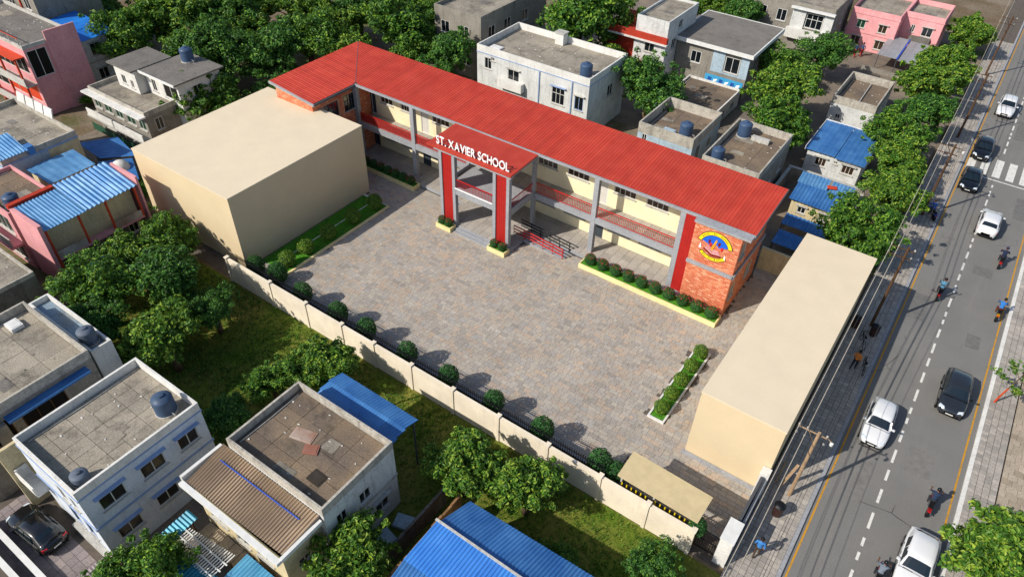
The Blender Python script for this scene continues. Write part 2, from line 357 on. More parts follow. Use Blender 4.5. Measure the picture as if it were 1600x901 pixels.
MB().box(2, 8.1, 73.9, 74.05, 0, .005).build('stop_line', M_pwhite, road)
M_patch = plain('asphalt_patch', '#6d6c69', .9, .2); M_patch2 = plain('asphalt_patch_pale', '#787672', .9, .2)
for i, (x, y, w, l) in enumerate(((5.3, 34.6, 1.5, 2.2), (2.3, 49.0, 1.1, 3.4), (6.4, 48.2, .9, 1.6), (3.1, 30.5, .7, 4.2), (6.9, 68, 1.2, 4), (5.4, 57.5, 1.4, 1.3), (2.4, 60.0, 1.0, 2.0), (5.0, 84, 1.8, 5))): MB().prism([(x, y), (x+w, y+.06), (x+w*.97, y+l), (x-.05, y+l*.98)], 0, .0035).build('asphalt_patch', M_patch if i % 3 else M_patch2, road)

def paver_field(owner, rects, skip, row, lens, mat, top, near, name, cx=0, jx=.015, dz=.006, grid=False):
    """rows of stones; the nearest 300 are objects, the rest one mesh"""
    st = []
    for (x0, x1, y0, y1) in rects:
        y = y0
        while y+row <= y1+.01:
            x = x0 if grid else x0-R.random()*lens[-1]*.6
            while x < x1:
                L = R.choice(lens); a, b = max(x, x0), min(x+L, x1)
                if b-a > .08 and not any(s[0] < (a+b)/2 < s[1] and s[2] < y+row/2 < s[3] for s in skip): st.append((a, b, y, y+row))
                x += L
            y += row
    st.sort(key=lambda s: (s[0]-near[0])**2+(s[2]-near[1])**2)
    cache = {}
    for (a, b, c, d) in st[:300]:
        L = round(b-a, 2); mm = cache.get(L)
        if mm is None: mm = cache[L] = MB().box(-L/2+jx/2, L/2-jx/2, -row/2+jx/2, row/2-jx/2, -.05, 0).mesh(name, mat)
        o = put(name, mm, owner, ((a+b)/2, (c+d)/2, top+R.uniform(0, dz)))
        o.rotation_euler = (R.uniform(-.006, .006), R.uniform(-.006, .006), 0)
    mb = MB()
    for (a, b, c, d) in st[300:]:
        z = top+R.uniform(0, dz); e1, e2 = R.uniform(-.002, .002), R.uniform(-.002, .002); i = len(mb.v); h = jx/2; ch = .012
        mb.v += [(a+h, c+h, top-.05), (b-h, c+h, top-.05), (b-h, d-h, top-.05), (a+h, d-h, top-.05), (a+h, c+h, z+e1), (b-h, c+h, z+e2), (b-h, d-h, z-e1), (a+h, d-h, z-e2)]
        for q in ((4, 5, 6, 7), (0, 1, 5, 4), (1, 2, 6, 5), (2, 3, 7, 6), (3, 0, 4, 7)): mb.f.append(tuple(i+k for k in q)); mb.mi.append(0)
    if mb.f: stuff(mb.build(name+'s', mat, owner, world=False))
court = struct('courtyard', MB().box(-46, -1.3, 22.1, 48.2, -.2, -.004), M_joint)
BLOCK1 = (-52.5, -40.9, 23.5, 37.1); BLOCK2 = (-5.95, -1.1, 28.1, 46.5)
paver_field(court, [(-46, -1.35, 23.7, 48.1)], [BLOCK1, BLOCK2, (-46, -8.8, 40.3, 48.2), (-33, -25.6, 37.3, 41), (-41, -37.9, 24.8, 36.3), (-9.1, -7.85, 29, 36.5)],
            .30, (.30, .40, .50, .60), M_paver, .012, (-3, 24), 'paving_stone')
bed = struct('planting_bed', MB().box(-40.8, -2.9, 22.1, 23.68, -.1, .02), M_soil)
MB().box(-40.8, -8, 23.62, 23.78, 0, .10).build('bed_kerb', M_grey, bed)
walk = struct('pavement', MB().box(-.98, 1.4, -10, 330, -.3, .11), M_joint)
paver_field(walk, [(-.97, 1.4, 16, 112)], [], .34, (.3386,), M_tile, .122, (.2, 20), 'pavement_tile', jx=.026, grid=True)
for i in range(118):
    y = 10+i*1.0; MB().box(1.4, 1.62, y+.012, y+.988, -.1, .13+R.uniform(-.006, .006)).build('kerb_stone', M_grey, walk)
walk2 = struct('pavement', MB().box(8.72, 10.2, -10, 330, -.3, .11), M_joint)
paver_field(walk2, [(8.72, 10.2, 22, 62)], [], .30, (.37, .37), M_tile, .122, (9, 27), 'pavement_tile', jx=.026, grid=True)
for i in range(55):
    y = 18+i*1.0; MB().box(8.48, 8.72, y+.012, y+.988, -.1, .13+R.uniform(-.006, .006)).build('kerb_stone', M_white, walk2)
walk3 = struct('forecourt', MB().box(10.26, 22, -10, 330, -.3, .10), M_joint)
paver_field(walk3, [(10.26, 13.5, 24, 60)], [], .5, (.5, .6), M_tile2, .112, (10, 30), 'forecourt_tile', jx=.018)

# ------------------------------------------------------------------ school
S = thing('school_building', 'two-storey school with long red metal roof, cream walls and gabled brick end', 'school', (-28, 42, 0))
def sp(name, m, *boxes, parent=None, **kw):
    mb = MB()
    for b_ in boxes: mb.box(*b_)
    if parent is not None: ORG[parent.name] = (-28, 42, 0)
    return mb.build(name, m, parent or S, **kw)
plinth = sp('plinth', M_grey, (-46, -9.2, 40.35, 43.2, -.1, .28), (-32.95, -25.65, 37.45, 40.35, -.1, .281))
sp('step', M_grey, (-31.1, -27.45, 37.12, 37.45, -.1, .19)); sp('step', M_grey, (-31.1, -27.45, 36.80, 37.12, -.1, .10))
for (x0, x1, y0, y1, z) in ((-45.6, -13.3, 40.4, 43.16, .283), (-32.9, -25.7, 37.5, 40.39, .284), (-45.6, -13.3, 41.45, 43.16, 3.602)):
    nx, ny = round((x1-x0)/.76), round((y1-y0)/.72); w, d = (x1-x0)/nx, (y1-y0)/ny
    me = MB().box(-w/2+.012, w/2-.012, -d/2+.012, d/2-.012, 0, .018).mesh('floor_tile', M_gtile)
    for i in range(nx):
        for j in range(ny): put('floor_tile', me, S, (x0+(i+.5)*w+28, y0+(j+.5)*d-42, z))
def facade(mb, org, u, nrm, L, H0, H1, holes, depth=.14):
    org, u, nrm = Vector(org), Vector(u), Vector(nrm)
    us = sorted({0, L} | {h[0] for h in holes} | {h[1] for h in holes}); zs = sorted({H0, H1} | {h[2] for h in holes} | {h[3] for h in holes})
    def P(a, z, k=0): return org+u*a+Vector((0, 0, z))-nrm*k
    for i in range(len(us)-1):
        for j in range(len(zs)-1):
            a, b = (us[i]+us[i+1])/2, (zs[j]+zs[j+1])/2
            if us[i+1]-us[i] < 1e-5 or zs[j+1]-zs[j] < 1e-5 or any(h[0] < a < h[1] and h[2] < b < h[3] for h in holes): continue
            mb.face([P(us[i], zs[j]), P(us[i+1], zs[j]), P(us[i+1], zs[j+1]), P(us[i], zs[j+1])])
    for (a, b, c, d) in holes:
        for p, q in (((a, c), (b, c)), ((b, c), (b, d)), ((b, d), (a, d)), ((a, d), (a, c))):
            mb.face([P(*p), P(*q), P(*q, depth), P(*p, depth)])
WC = {}
def window(parent, loc, rz, w, h, nm=2, fm=None, gm=None, hood=False, sill=True, bars=0, cross=False, solid=False, name='window'):
    """a window or door: frame with mullions, a pane in each light, sill and hood; outward is -y"""
    fm = fm or M_frame; gm = gm or M_glass; key = (round(w, 2), round(h, 2), nm, fm.name, gm.name, cross, solid)
    if key not in WC:
        mb = MB(); t = .06
        mb.box(-w/2, w/2, .015, .10, 0, t); mb.box(-w/2, w/2, .015, .10, h-t, h); mb.box(-w/2, -w/2+t, .015, .10, t, h-t); mb.box(w/2-t, w/2, .015, .10, t, h-t)
        iw = (w-2*t)/nm
        for k in range(1, nm): mb.box(-w/2+t+k*iw-.025, -w/2+t+k*iw+.025, .02, .09, t, h-t)
        if cross: mb.box(-w/2+t, w/2-t, .022, .088, h*.62-.02, h*.62+.02)
        p = MB().box(-iw/2+.02, iw/2-.02, .065, .085, t, h-t).mesh('pane', gm)
        WC[key] = (mb.mesh('window', fm), p, iw, t)
    fmh, p, iw, t = WC[key]; o = put(name, fmh, parent, loc, rz)
    for k in range(nm): put('pane' if not solid else 'door_leaf', p, o, (-w/2+t+(k+.5)*iw, 0, 0))
    if sill: 
        if ('s', round(w, 2)) not in WC: WC[('s', round(w, 2))] = MB().box(-w/2-.06, w/2+.06, -.09, .02, -.07, -.002).mesh('sill', M_hood)
        put('sill', WC[('s', round(w, 2))], o)
    if hood:
        hm = hood if not isinstance(hood, bool) else M_hood; kk = ('h', round(w, 2), hm.name)
        if kk not in WC: WC[kk] = MB().box(-w/2-.15, w/2+.15, -.24, .02, .03, .085).mesh('hood', hm)
        put('hood', WC[kk], o, (0, 0, h))
    return o
UW = [(-44.6, -43.1), (-42.1, -41.05), (-38.4, -36.45), (-27.1, -25.2), (-24.25, -22.25), (-20.0, -18.1), (-17.2, -15.35)]
UD = [(-46.3, -45.2), (-39.75, -38.8), (-34.6, -33.6), (-29.9, -28.7), (-21.3, -20.5)]
holes = []
for (a, b) in UW: holes += [(a+47, b+47, 5.05, 5.92), (a+47, b+47, 1.40, 2.25)]
for (a, b) in UD: holes += [(a+47, b+47, 3.62, 5.8), (a+47, b+47, .3, 2.4)]
mb = MB(); facade(mb, (-47, 43.2, 0), (1, 0, 0), (0, -1, 0), 34.8, .3, 7.35, holes)
mb.box(-50.3, -12.3, 46.5, 46.7, 0, 7.7); mb.build('wall', M_cream, S)
for (a, b) in UW:
    for z in (5.05, 1.40): window(S, ((a+b)/2+28, 1.2, z), 0, b-a, .87 if z > 3 else .85, 4 if b-a > 1.6 else 3, M_frame, M_glassb if z > 3 else M_glass)
for i, (a, b) in enumerate(UD):
    for z, h in ((3.62, 2.18), (.3, 2.1)):
        window(S, ((a+b)/2+28, 1.2, z), 0, b-a, h, 2 if b-a > 1.05 else 1, M_wtrim if z > 3 else M_dgrey, plain('door_panel', '#c9c6bd', .5, .1) if z > 3 and i not in (0,) else plain('door_dark', '#3c444c', .4, .1), sill=False, solid=True, name='door')
sp('floor_slab', M_grey, (-45.6, -13.2, 41.36, 43.19, 3.38, 3.595), (-32.7, -25.95, 37.8, 41.36, 3.40, 3.59))
sp('edge_beam', M_grey, (-45.6, -32.8, 41.0, 41.35, 3.22, 3.74)); sp('edge_beam', M_grey, (-25.9, -13.2, 41.0, 41.35, 3.22, 3.74))
for x in (-45.75, -39.0, -20.65, -13.65): sp('column', M_grey, (x, x+.40, 40.98, 41.38, 0, 7.25))
sp('ceiling', M_cream, (-45.6, -13.2, 41.4, 43.19, 7.2, 7.3))
def railing(x0, x1, y, z0, n, owner, ax='x'):
    r = MB()
    if ax == 'x': r.box(x0, x1, y-.03, y+.03, z0+.92, z0+.98); r.box(x0, x1, y-.02, y+.02, z0+.10, z0+.14)
    else: r.box(y-.03, y+.03, x0, x1, z0+.92, z0+.98); r.box(y-.02, y+.02, x0, x1, z0+.10, z0+.14)
    ro = r.build('railing', M_rail, owner)
    me = WC.setdefault('bal', MB().box(-.013, .013, -.013, .013, 0, .79).mesh('baluster', M_rail))
    for k in range(n):
        t = x0+(k+.5)*(x1-x0)/n
        put('baluster', me, ro, (t+28, y-42, z0+.135) if ax == 'x' else (y+28, t-42, z0+.135))
railing(-45.3, -39.02, 41.12, 3.74, 30, S); railing(-38.58, -32.85, 41.12, 3.74, 26, S); railing(-25.85, -20.68, 41.12, 3.74, 34, S); railing(-20.22, -13.68, 41.12, 3.74, 44, S)
sp('red_screen', plain('red_net', '#9c3a34', .7, .2), (-45.3, -32.9, 41.17, 41.18, 3.9, 4.55))
# red panels of the two slots
def redslot(x0, x1, y, z0, z1):
    o = sp('red_panel', M_reds, (x0, x1, y+.045, y+.12, z0, z1))
    n = max(3, int((x1-x0)/.18)); me = WC.setdefault(('rib', z0, z1), MB().box(-.018, .018, -.008, .012, z0, z1).mesh('panel_rib', M_redp))
    for k in range(n): put('panel_rib', me, o, (x0+(k+.5)*(x1-x0)/n+28, y-42+.04, 0))
redslot(-13.24, -12.3, 40.95, .28, 7.25)
# brick end bay and wing
def brickface(mb, org, u, nrm, L, H, holes=(), bl=.30, bh=.105):
    org, u, nrm = Vector(org), Vector(u), Vector(nrm); z = 0; r = 0
    while z+bh <= H+.01:
        a = -(r % 2)*bl/2
        while a < L:
            p, q = max(a, 0)+.008, min(a+bl, L)-.008
            if q-p > .04 and not any(h[0]-.02 < q and p < h[1]+.02 and h[2]-.02 < z+bh and z < h[3]+.02 for h in holes):
                k = R.uniform(.016, .026); A, B = org+u*p+Vector((0, 0, z+.008)), org+u*q+Vector((0, 0, z+.008)); up = Vector((0, 0, bh-.016)); o = nrm*k; i = len(mb.v)
                mb.v += [tuple(v) for v in (A, B, B+up, A+up, A+o, B+o, B+up+o, A+up+o)]
                for f in ((4, 5, 6, 7), (0, 1, 5, 4), (1, 2, 6, 5), (2, 3, 7, 6), (3, 0, 4, 7)): mb.f.append(tuple(i+kk for kk in f)); mb.mi.append(0)
            a += bl
        z += bh; r += 1
EW = [(.5, 1.5, 1.3, 2.6), (.5, 1.5, 5.0, 6.3), (3.6, 4.8, 5.0, 6.3), (3.6, 4.8, 1.3, 2.6)]
mb = MB(); facade(mb, (-12.3, 40.52, 0), (1, 0, 0), (0, -1, 0), 3.4, 0, 7.3, []); facade(mb, (-8.9, 40.52, 0), (0, 1, 0), (1, 0, 0), 6.2, 0, 7.25, EW); mb.prism([(40.62, 7.24), (46.7, 7.24), (46.7, 7.80)], -8.98, -8.9, 'x')
mb.box(-12.3, -12.2, 40.6, 43.2, 0, 7.3); bay = mb.build('end_bay', M_mortar, S)
mb = MB(); brickface(mb, (-12.3, 40.52, 0), (1, 0, 0), (0, -1, 0), 3.4, 7.25); brickface(mb, (-8.9, 40.52, 0), (0, 1, 0), (1, 0, 0), 6.2, 7.2, EW); stuff(mb.build('bricks', M_brick, S))
for (a, b, c, d) in EW: window(S, (-8.9+28, 40.52-42+(a+b)/2, c), PI/2, b-a, d-c, 2, M_frame, M_glass)
sp('bay_cap', M_grey, (-12.36, -8.3, 40.34, 40.955, 7.23, 7.40)); sp('band', M_grey, (-12.34, -8.78, 40.36, 40.51, 3.72, 4.0), (-8.86, -8.74, 40.36, 46.7, 3.725, 3.995))
WE = [(1.2, 2.85, 5.05, 6.5), (3.55, 5.0, 5.0, 6.5)]
mb = MB(); facade(mb, (-45.8, 36.3, 0), (0, 1, 0), (1, 0, 0), 6.8, 0, 7.3, WE); facade(mb, (-50.3, 36.3, 0), (1, 0, 0), (0, -1, 0), 4.5, 0, 7.5, []); mb.box(-50.3, -50.2, 36.4, 46.6, 0, 7.8)
mb.build('wing', M_mortar, S); mb = MB(); brickface(mb, (-45.8, 36.3, 0), (0, 1, 0), (1, 0, 0), 6.8, 7.25, WE); brickface(mb, (-50.3, 36.3, 0), (1, 0, 0), (0, -1, 0), 4.5, 7.3); stuff(mb.build('bricks', M_brick, S))
for (a, b, c, d) in WE: window(S, (-45.8+28, 36.3-42+(a+b)/2, c), PI/2, b-a, d-c, 3, M_dgrey, M_glass, cross=True)
# roof: sheets run down to the courtyard side, valley where wing and main roof meet
XE, XO, XI, YE, YB, YS, ZE, ZR = -8.24, -50.7, -45.4, 41.15, 47.0, 36.1, 7.42, 8.0
roof = MB()
roof.hexa([(XI, YE, ZE-.16), (XE, YE, ZE-.16), (XE, YB, ZR-.16), (XO, YB, ZR-.16), (XI, YE, ZE-.02), (XE, YE, ZE-.02), (XE, YB, ZR-.02), (XO, YB, ZR-.02)])
roof.hexa([(XO, YS, ZR-.16), (XI, YS, ZE-.16), (XI, YE, ZE-.16), (XO, YB, ZR-.16), (XO, YS, ZR-.02), (XI, YS, ZE-.02), (XI, YE, ZE-.02), (XO, YB, ZR-.02)])
roof = roof.build('roof', M_dgrey, S); ORG[roof.name] = (-28, 42, 0)
def sheet(p00, p10, p11, p01, parent, mat, ribs=((0, .05),), t=.02):
    """one roof sheet between two edges with raised seams"""
    a, b, c, d = [Vector(p) for p in (p00, p10, p11, p01)]; up = Vector((0, 0, 1)); m = MB()
    m.hexa([a, b, c, d, a+up*t, b+up*t, c+up*t, d+up*t])
    for (f, w) in ribs:
        A, D = a.lerp(b, f), d.lerp(c, f); s = (b-a).normalized()*w; q = up*t; h = up*(t+.022)
        m.hexa([A+q, A+s+q, D+s+q, D+q, A+s*.2+h, A+s*.8+h, D+s*.8+h, D+s*.2+h])
    return m.build('roof_sheet', mat, parent)
n = 84; w = (XE-XO)/n
for i in range(n):
    x0, x1 = XO+i*w, XO+(i+1)*w
    def fr(x): 
        t = max(0, (XI-x)/(XI-XO)); return (x, YE+t*(YB-YE)-.03*(t == 0), ZE+t*(ZR-ZE))
    sheet(fr(x0), fr(x1), (x1, YB, ZR), (x0, YB, ZR), roof, M_red, ((0, .06), (.5, .03)))
n = 21; w = (YB-YS)/n
for i in range(n):
    y0, y1 = YS+i*w, YS+(i+1)*w
    def fx(y):
        t = max(0, (y-YE)/(YB-YE)); return (XI-t*(XI-XO), y, ZE+t*(ZR-ZE))
    sheet(fx(y0), fx(y1), (XO, y1, ZR), (XO, y0, ZR), roof, M_red, ((0, .06), (.5, .03)))
MB().hexa([(XI-.04, YE, ZE+.01), (XI+.04, YE, ZE+.01), (XO+.04, YB, ZR+.01), (XO-.04, YB, ZR+.01), (XI-.04, YE, ZE+.03), (XI+.04, YE, ZE+.03), (XO+.04, YB, ZR+.03), (XO-.04, YB, ZR+.03)]).build('valley', M_dgrey, roof)
sp('gutter', M_grey, (XI, XE, YE-.19, YE-.04, ZE-.20, ZE-.02), parent=roof); sp('gutter', M_dgrey, (XI+.01, XI+.15, YS, YE-.2, ZE-.2, ZE-.02), parent=roof)
MB().hexa([(XO, YS-.12, ZR-.2), (XI+.15, YS-.12, ZE-.2), (XI+.15, YS, ZE-.2), (XO, YS, ZR-.2), (XO, YS-.12, ZR), (XI+.15, YS-.12, ZE), (XI+.15, YS, ZE), (XO, YS, ZR)]).build('fascia', M_grey, roof)
MB().hexa([(XE, YE-.19, ZE-.22), (XE+.06, YE-.19, ZE-.22), (XE+.06, YB, ZR-.2), (XE, YB, ZR-.2), (XE, YE-.19, ZE+.02), (XE+.06, YE-.19, ZE+.02), (XE+.06, YB, ZR+.03), (XE, YB, ZR+.03)]).build('fascia', M_dgrey, roof)
# entrance portico
for x in (-32.85, -31.53, -27.5, -26.22): sp('portico_post', M_grey, (x, x+.28, 37.45, 37.8, .28, 6.85))
for x in (-32.85, -26.22): sp('portico_post', M_grey, (x, x+.28, 40.95, 41.3, .28, 6.85))
for (a, b) in ((-32.57, -31.53), (-27.22, -26.22)): redslot(a, b, 37.5, .285, 6.85)
sp('portico_beam', M_grey, (-31.25, -27.5, 37.47, 37.78, 3.35, 3.95), (-26.18, -25.96, 37.8, 40.95, 3.3, 3.93), (-32.83, -32.6, 37.8, 40.95, 3.3, 3.93))
sp('portico_beam', M_grey, (-33.3, -25.8, 37.42, 37.83, 6.86, 7.08), (-26.2, -25.9, 37.83, 41.1, 6.86, 7.07), (-32.8, -32.5, 37.83, 41.1, 6.86, 7.07))
sp('sill_strip', M_letter, (-31.25, -27.5, 37.40, 37.46, 3.93, 4.0))
railing(-31.25, -27.5, 37.6, 3.74, 26, S); railing(37.85, 40.9, -26.07, 3.7, 18, S, 'y')
MB().hexa([(-33.9, 37.3, 7.09), (-25.75, 37.3, 7.09), (-25.75, 41.0, 7.22), (-33.9, 41.0, 7.22), (-33.9, 37.3, 7.22), (-25.75, 37.3, 7.22), (-25.75, 41.0, 7.36), (-33.9, 41.0, 7.36)]).build('portico_roof', M_red, S)
for i in range(6): sp('roof_bracket', M_letter, (-32.6+i*1.2, -32.3+i*1.2, 41.0, 41.1, 7.2, 7.3))
# lettering on the portico roof
txt = 'ST. XAVIER SCHOOL'
cu = bpy.data.curves.new('letter', 'FONT'); cu.size = 1.02; cu.extrude = .035; cu.offset = .009; cu.align_x = 'LEFT'
to = bpy.data.objects.new('letter_tmp', cu); COL.objects.link(to)
adv = []; dgm = {}
x = 0
for ch in txt:
    if ch == ' ': x += .26; continue
    cu.body = ch; bpy.context.view_layer.update(); dg = bpy.context.evaluated_depsgraph_get()
    me = bpy.data.meshes.new_from_object(to.evaluated_get(dg)); xs = [v.co.x for v in me.vertices]; a, b = min(xs), max(xs)
    for v in me.vertices: v.co = Vector((v.co.x-a, -v.co.z, v.co.y))
    me.name = 'letter'; me.materials.clear(); me.materials.append(M_letter); adv.append((x, me)); x += (b-a)+.10
bpy.data.objects.remove(to)
s = 7.1/x
for (px, me) in adv:
    o = put('letter', me, S, (-33.2+px*s+28, 37.72-42, 7.27)); o.scale = (s, 1, 1.0)
sp('letter_rail', M_black, (-33.2, -26.1, 37.76, 37.80, 7.24, 7.34))
# painted emblem on the brick end
emb = MB(); EY = 40.485
def arc(cx, cz, r0, r1, t0, t1, n, y0, y1, flip=1):
    m = MB()
    for k in range(n):
        a, b = math.radians(t0+(t1-t0)*k/n), math.radians(t0+(t1-t0)*(k+1)/n)
        q = [(cx+r*math.cos(t), cz+r*math.sin(t)*flip) for r, t in ((r0, a), (r1, a), (r1, b), (r0, b))]
        m.prism(q, y0, y1, 'y')
    return m
M_ey, M_eb, M_eo = plain('emblem_yellow', '#e6d21e', .6, .05), plain('emblem_blue', '#1a5fd0', .6, .08), plain('emblem_orange', '#d99a1c', .6, .05)
M_ep, M_em, M_er = plain('emblem_pink', '#d9a0a4', .6, .1), plain('emblem_maroon', '#6e1216', .6, .05), plain('emblem_red', '#c4222a', .6, .05)
CX, CZ = -10.62, 5.62
E0 = arc(CX, CZ+.05, 0.30, 1.02, 18, 162, 18, EY-.012, EY).build('emblem', M_eb, S); ORG[E0.name] = (-28, 42, 0)
def ep(name, mb, m): return mb.build(name, m, E0)
ep('banner_outline', arc(CX, CZ+.02, 1.0, 1.33, 14, 166, 18, EY-.016, EY-.004), M_black); ep('banner', arc(CX, CZ+.02, 1.04, 1.29, 16, 164, 18, EY-.024, EY-.008), M_ey)
ep('banner_outline', arc(CX, CZ+.28, 1.05, 1.36, 222, 318, 14, EY-.016, EY-.004), M_black); ep('banner', arc(CX, CZ+.28, 1.09, 1.32, 224, 316, 14, EY-.024, EY-.008), M_ey)
for (r, t0, t1, cz, sg) in ((1.165, 148, 118, CZ+.02, 1), (1.165, 103, 90, CZ+.02, 1), (1.165, 76, 42, CZ+.02, 1), (1.205, 232, 248, CZ+.28, 1), (1.205, 256, 272, CZ+.28, 1), (1.205, 279, 284, CZ+.28, 1), (1.205, 288, 308, CZ+.28, 1)):
    m = MB(); n = max(2, int(abs(t1-t0)/4.2))
    for k in range(n):
        t = math.radians(t0+(t1-t0)*(k+.5)/n); h = .045 if k else .075; c, s_ = math.cos(t), math.sin(t); wx, wz = -s_*.020, c*.020
        q = [(CX+(r-h)*c+wx, cz+(r-h)*s_+wz), (CX+(r-h)*c-wx, cz+(r-h)*s_-wz), (CX+(r+h*.8)*c-wx, cz+(r+h*.8)*s_-wz), (CX+(r+h*.8)*c+wx, cz+(r+h*.8)*s_+wz)]
        m.prism(q, EY-.030, EY-.020, 'y')
    ep('banner_lettering', m, M_black)
ep('pencil', MB().prism([(CX-.22, CZ-.18), (CX-.08, CZ-.22), (CX+.12, CZ+.62), (CX+.07, CZ+.80), (CX-.02, CZ+.66)], EY-.03, EY-.013, 'y'), M_eo)
ep('book_cover', MB().prism([(CX-.72, CZ-.22), (CX-.1, CZ-.56), (CX+.58, CZ-.46), (CX+.58, CZ-.55), (CX-.1, CZ-.68), (CX-.75, CZ-.31)], EY-.026, EY-.004, 'y'), M_em)
for k in range(4): ep('book_page', MB().prism([(CX-.66+k*.07, CZ-.18+k*.1), (CX-.1, CZ-.5+k*.1), (CX-.1, CZ-.44+k*.09), (CX-.66+k*.07, CZ-.12+k*.1)], EY-.028, EY-.004, 'y'), M_ep); ep('book_page', MB().prism([(CX-.08, CZ-.5+k*.1), (CX+.52-k*.06, CZ-.41+k*.09), (CX+.52-k*.06, CZ-.35+k*.09), (CX-.08, CZ-.44+k*.1)], EY-.028, EY-.004, 'y'), M_ep)
for (dx, dz, m) in ((-.42, .42, M_em), (.30, .44, M_em), (.55, .12, M_er), (-.30, .2, M_er)): ep('small_figure', MB().prism([(CX+dx-.05, CZ+dz-.16), (CX+dx+.06, CZ+dz-.12), (CX+dx+.10, CZ+dz+.14), (CX+dx+.02, CZ+dz+.2), (CX+dx-.10, CZ+dz+.1)], EY-.028, EY-.013, 'y'), m)
for (dx, dz) in ((-1.0, -.22), (.86, -.55)): ep('flame', MB().prism([(CX+dx-.09, CZ+dz-.12), (CX+dx+.09, CZ+dz-.12), (CX+dx+.05, CZ+dz+.12), (CX+dx, CZ+dz+.34), (CX+dx-.05, CZ+dz+.12)], EY-.02, EY-.004, 'y'), M_letter)
# ramp with rails beside the portico
ramp = thing('ramp', 'short wheelchair ramp with red and black handrails beside the school portico', 'ramp', (-23.6, 39.8, 0))
MB().hexa([(-25.6, 39.2, -.02), (-21.8, 39.2, -.02), (-21.8, 40.34, -.02), (-25.6, 40.34, -.02), (-25.6, 39.2, .28), (-21.8, 39.2, .02), (-21.8, 40.34, .02), (-25.6, 40.34, .28)]).build('slope', M_grey, ramp)
for (y, m) in ((39.22, M_rail), (40.28, M_black)):
    for z in (.95, .65, .35): MB().tube([(-26.6, y, .32+z), (-25.6, y, .28+z), (-21.85, y, .02+z), (-21.8, y, z-.08)], .05, 6).build('handrail', m, ramp)
    for k in range(5): x = -25.6+k*.93; MB().tube([(x, y, .2-.05*k), (x, y, .28-k*.065+.95)], .03, 6).build('rail_post', m if y < 40 else M_black, ramp)
MB().tube([(-26.6, 39.22, .3), (-26.6, 39.22, 1.27), (-26.6, 39.6, 1.27)], .035, 6).build('handrail', M_letter, ramp)

# ------------------------------------------------------------------ plain tan blocks
def tan_block(label, b, h, loc):
    t = thing('block_building', label, 'building', loc)
    MB().box(b[0], b[1], b[2], b[3], 0, h-.12).build('wall', M_tan, t)
    MB().box(b[0]-.03, b[1]+.03, b[2]-.03, b[3]+.03, h-.119, h).build('roof', M_tanr, t)
tan_block('large windowless tan block with flat roof, left of the school courtyard', BLOCK1, 6.5, (-46.7, 30.3, 0))
tan_block('long narrow windowless tan block along the street pavement', BLOCK2, 5.44, (-3.5, 37.3, 0))
sl = thing('base_kerb', 'pale kerb strip at the foot of the long tan block', 'kerb', (-3.5, 27.9, 0)); MB().box(-6.1, -1.3, 27.75, 28.06, 0, .06).build('strip', M_grey, sl)

# ------------------------------------------------------------------ boundary wall, fence, gates, guard shelter
bw = thing('boundary_wall', 'long cream plastered boundary wall between the courtyard and the grass lot', 'wall', (-22, 22, 0))
PX = [-40.6, -35.9, -32.2, -28.7, -25.75, -22.5, -19.1, -15.6, -12.1, -8.6, -5.65, -3.0]
for i, x in enumerate(PX):
    mb = MB().box(x-.10, x+.10, 21.85, 22.12, 0, 2.24); mb.box(x-.14, x+.14, 21.81, 22.16, 2.241, 2.31); mb.build('post', M_bwall, bw)
    if i < len(PX)-1: MB().box(x+.10, PX[i+1]-.10, 21.92, 22.05, 0, 2.15).build('wall_panel', M_bwall, bw); MB().box(x+.10, PX[i+1]-.10, 21.89, 22.08, 2.151, 2.20).build('coping', M_bwall, bw)
fe = thing('picket_fence', 'black metal picket fence just inside the cream boundary wall', 'fence', (-22, 22.6, 0))
MB().box(-40.4, -8.6, 22.57, 22.61, 2.0, 2.05).build('rail', M_black, fe); MB().box(-40.4, -8.6, 22.57, 22.61, .35, .40).build('rail', M_black, fe)
me = MB().box(-.018, .018, -.018, .018, 0, 2.25).mesh('picket', M_black)
for k in range(212): put('picket', me, fe, (-18.4+k*.15, 0, .02))
yf = thing('striped_fence', 'yellow and black striped railing under the tan guard shelter', 'fence', (-5.4, 22.4, 0))
MB().box(-7.6, -3.2, 22.38, 22.42, 2.0, 2.05).build('rail', M_black, yf); MB().box(-7.6, -3.2, 22.38, 22.42, .6, .65).build('rail', M_black, yf)
M_y = plain('safety_yellow', '#d8c21a', .5, .08)
for k in range(30):
    if k in (11, 12, 13): continue
    MB().box(-7.5+k*.145, -7.43+k*.145, 22.36, 22.377, .5, 2.15).build('bar', M_y if k % 2 == 0 else M_black, yf)
gs = thing('guard_shelter', 'flat tan roofed guard shelter on posts inside the boundary wall', 'shelter', (-5.4, 23.2, 0))
MB().hexa([(-7.8, 22.35, 2.5), (-3.0, 22.25, 2.5), (-2.95, 24.05, 2.62), (-7.8, 24.2, 2.62), (-7.8, 22.35, 2.58), (-3.0, 22.25, 2.58), (-2.95, 24.05, 2.70), (-7.8, 24.2, 2.70)]).build('roof', plain('shelter_roof', '#c2b088', .8, .1), gs)
for x in (-7.6, -5.6, -3.2):
    for y in (22.6, 23.9): MB().box(x-.05, x+.05, y-.05, y+.05, 0, 2.5).build('post', M_hood, gs)
for i, x in enumerate((-5.9, -4.3)):
    t = thing('bench', ('red bench under the middle of the guard shelter', 'red bench under the gate end of the guard shelter')[i], 'bench', (x, 23.0, 0))
    MB().box(x-.6, x+.6, 22.85, 23.2, .42, .48).build('seat', plain('bench_red', '#a8483a', .6, .1), t); MB().box(x-.6, x+.6, 22.8, 22.85, .6, 1.0).build('backrest', plain('bench_red', '#a8483a', .6, .1), t)
    for a in (-.5, .5): MB().box(x+a-.03, x+a+.03, 22.82, 23.18, 0, .42).build('leg', M_black, t)
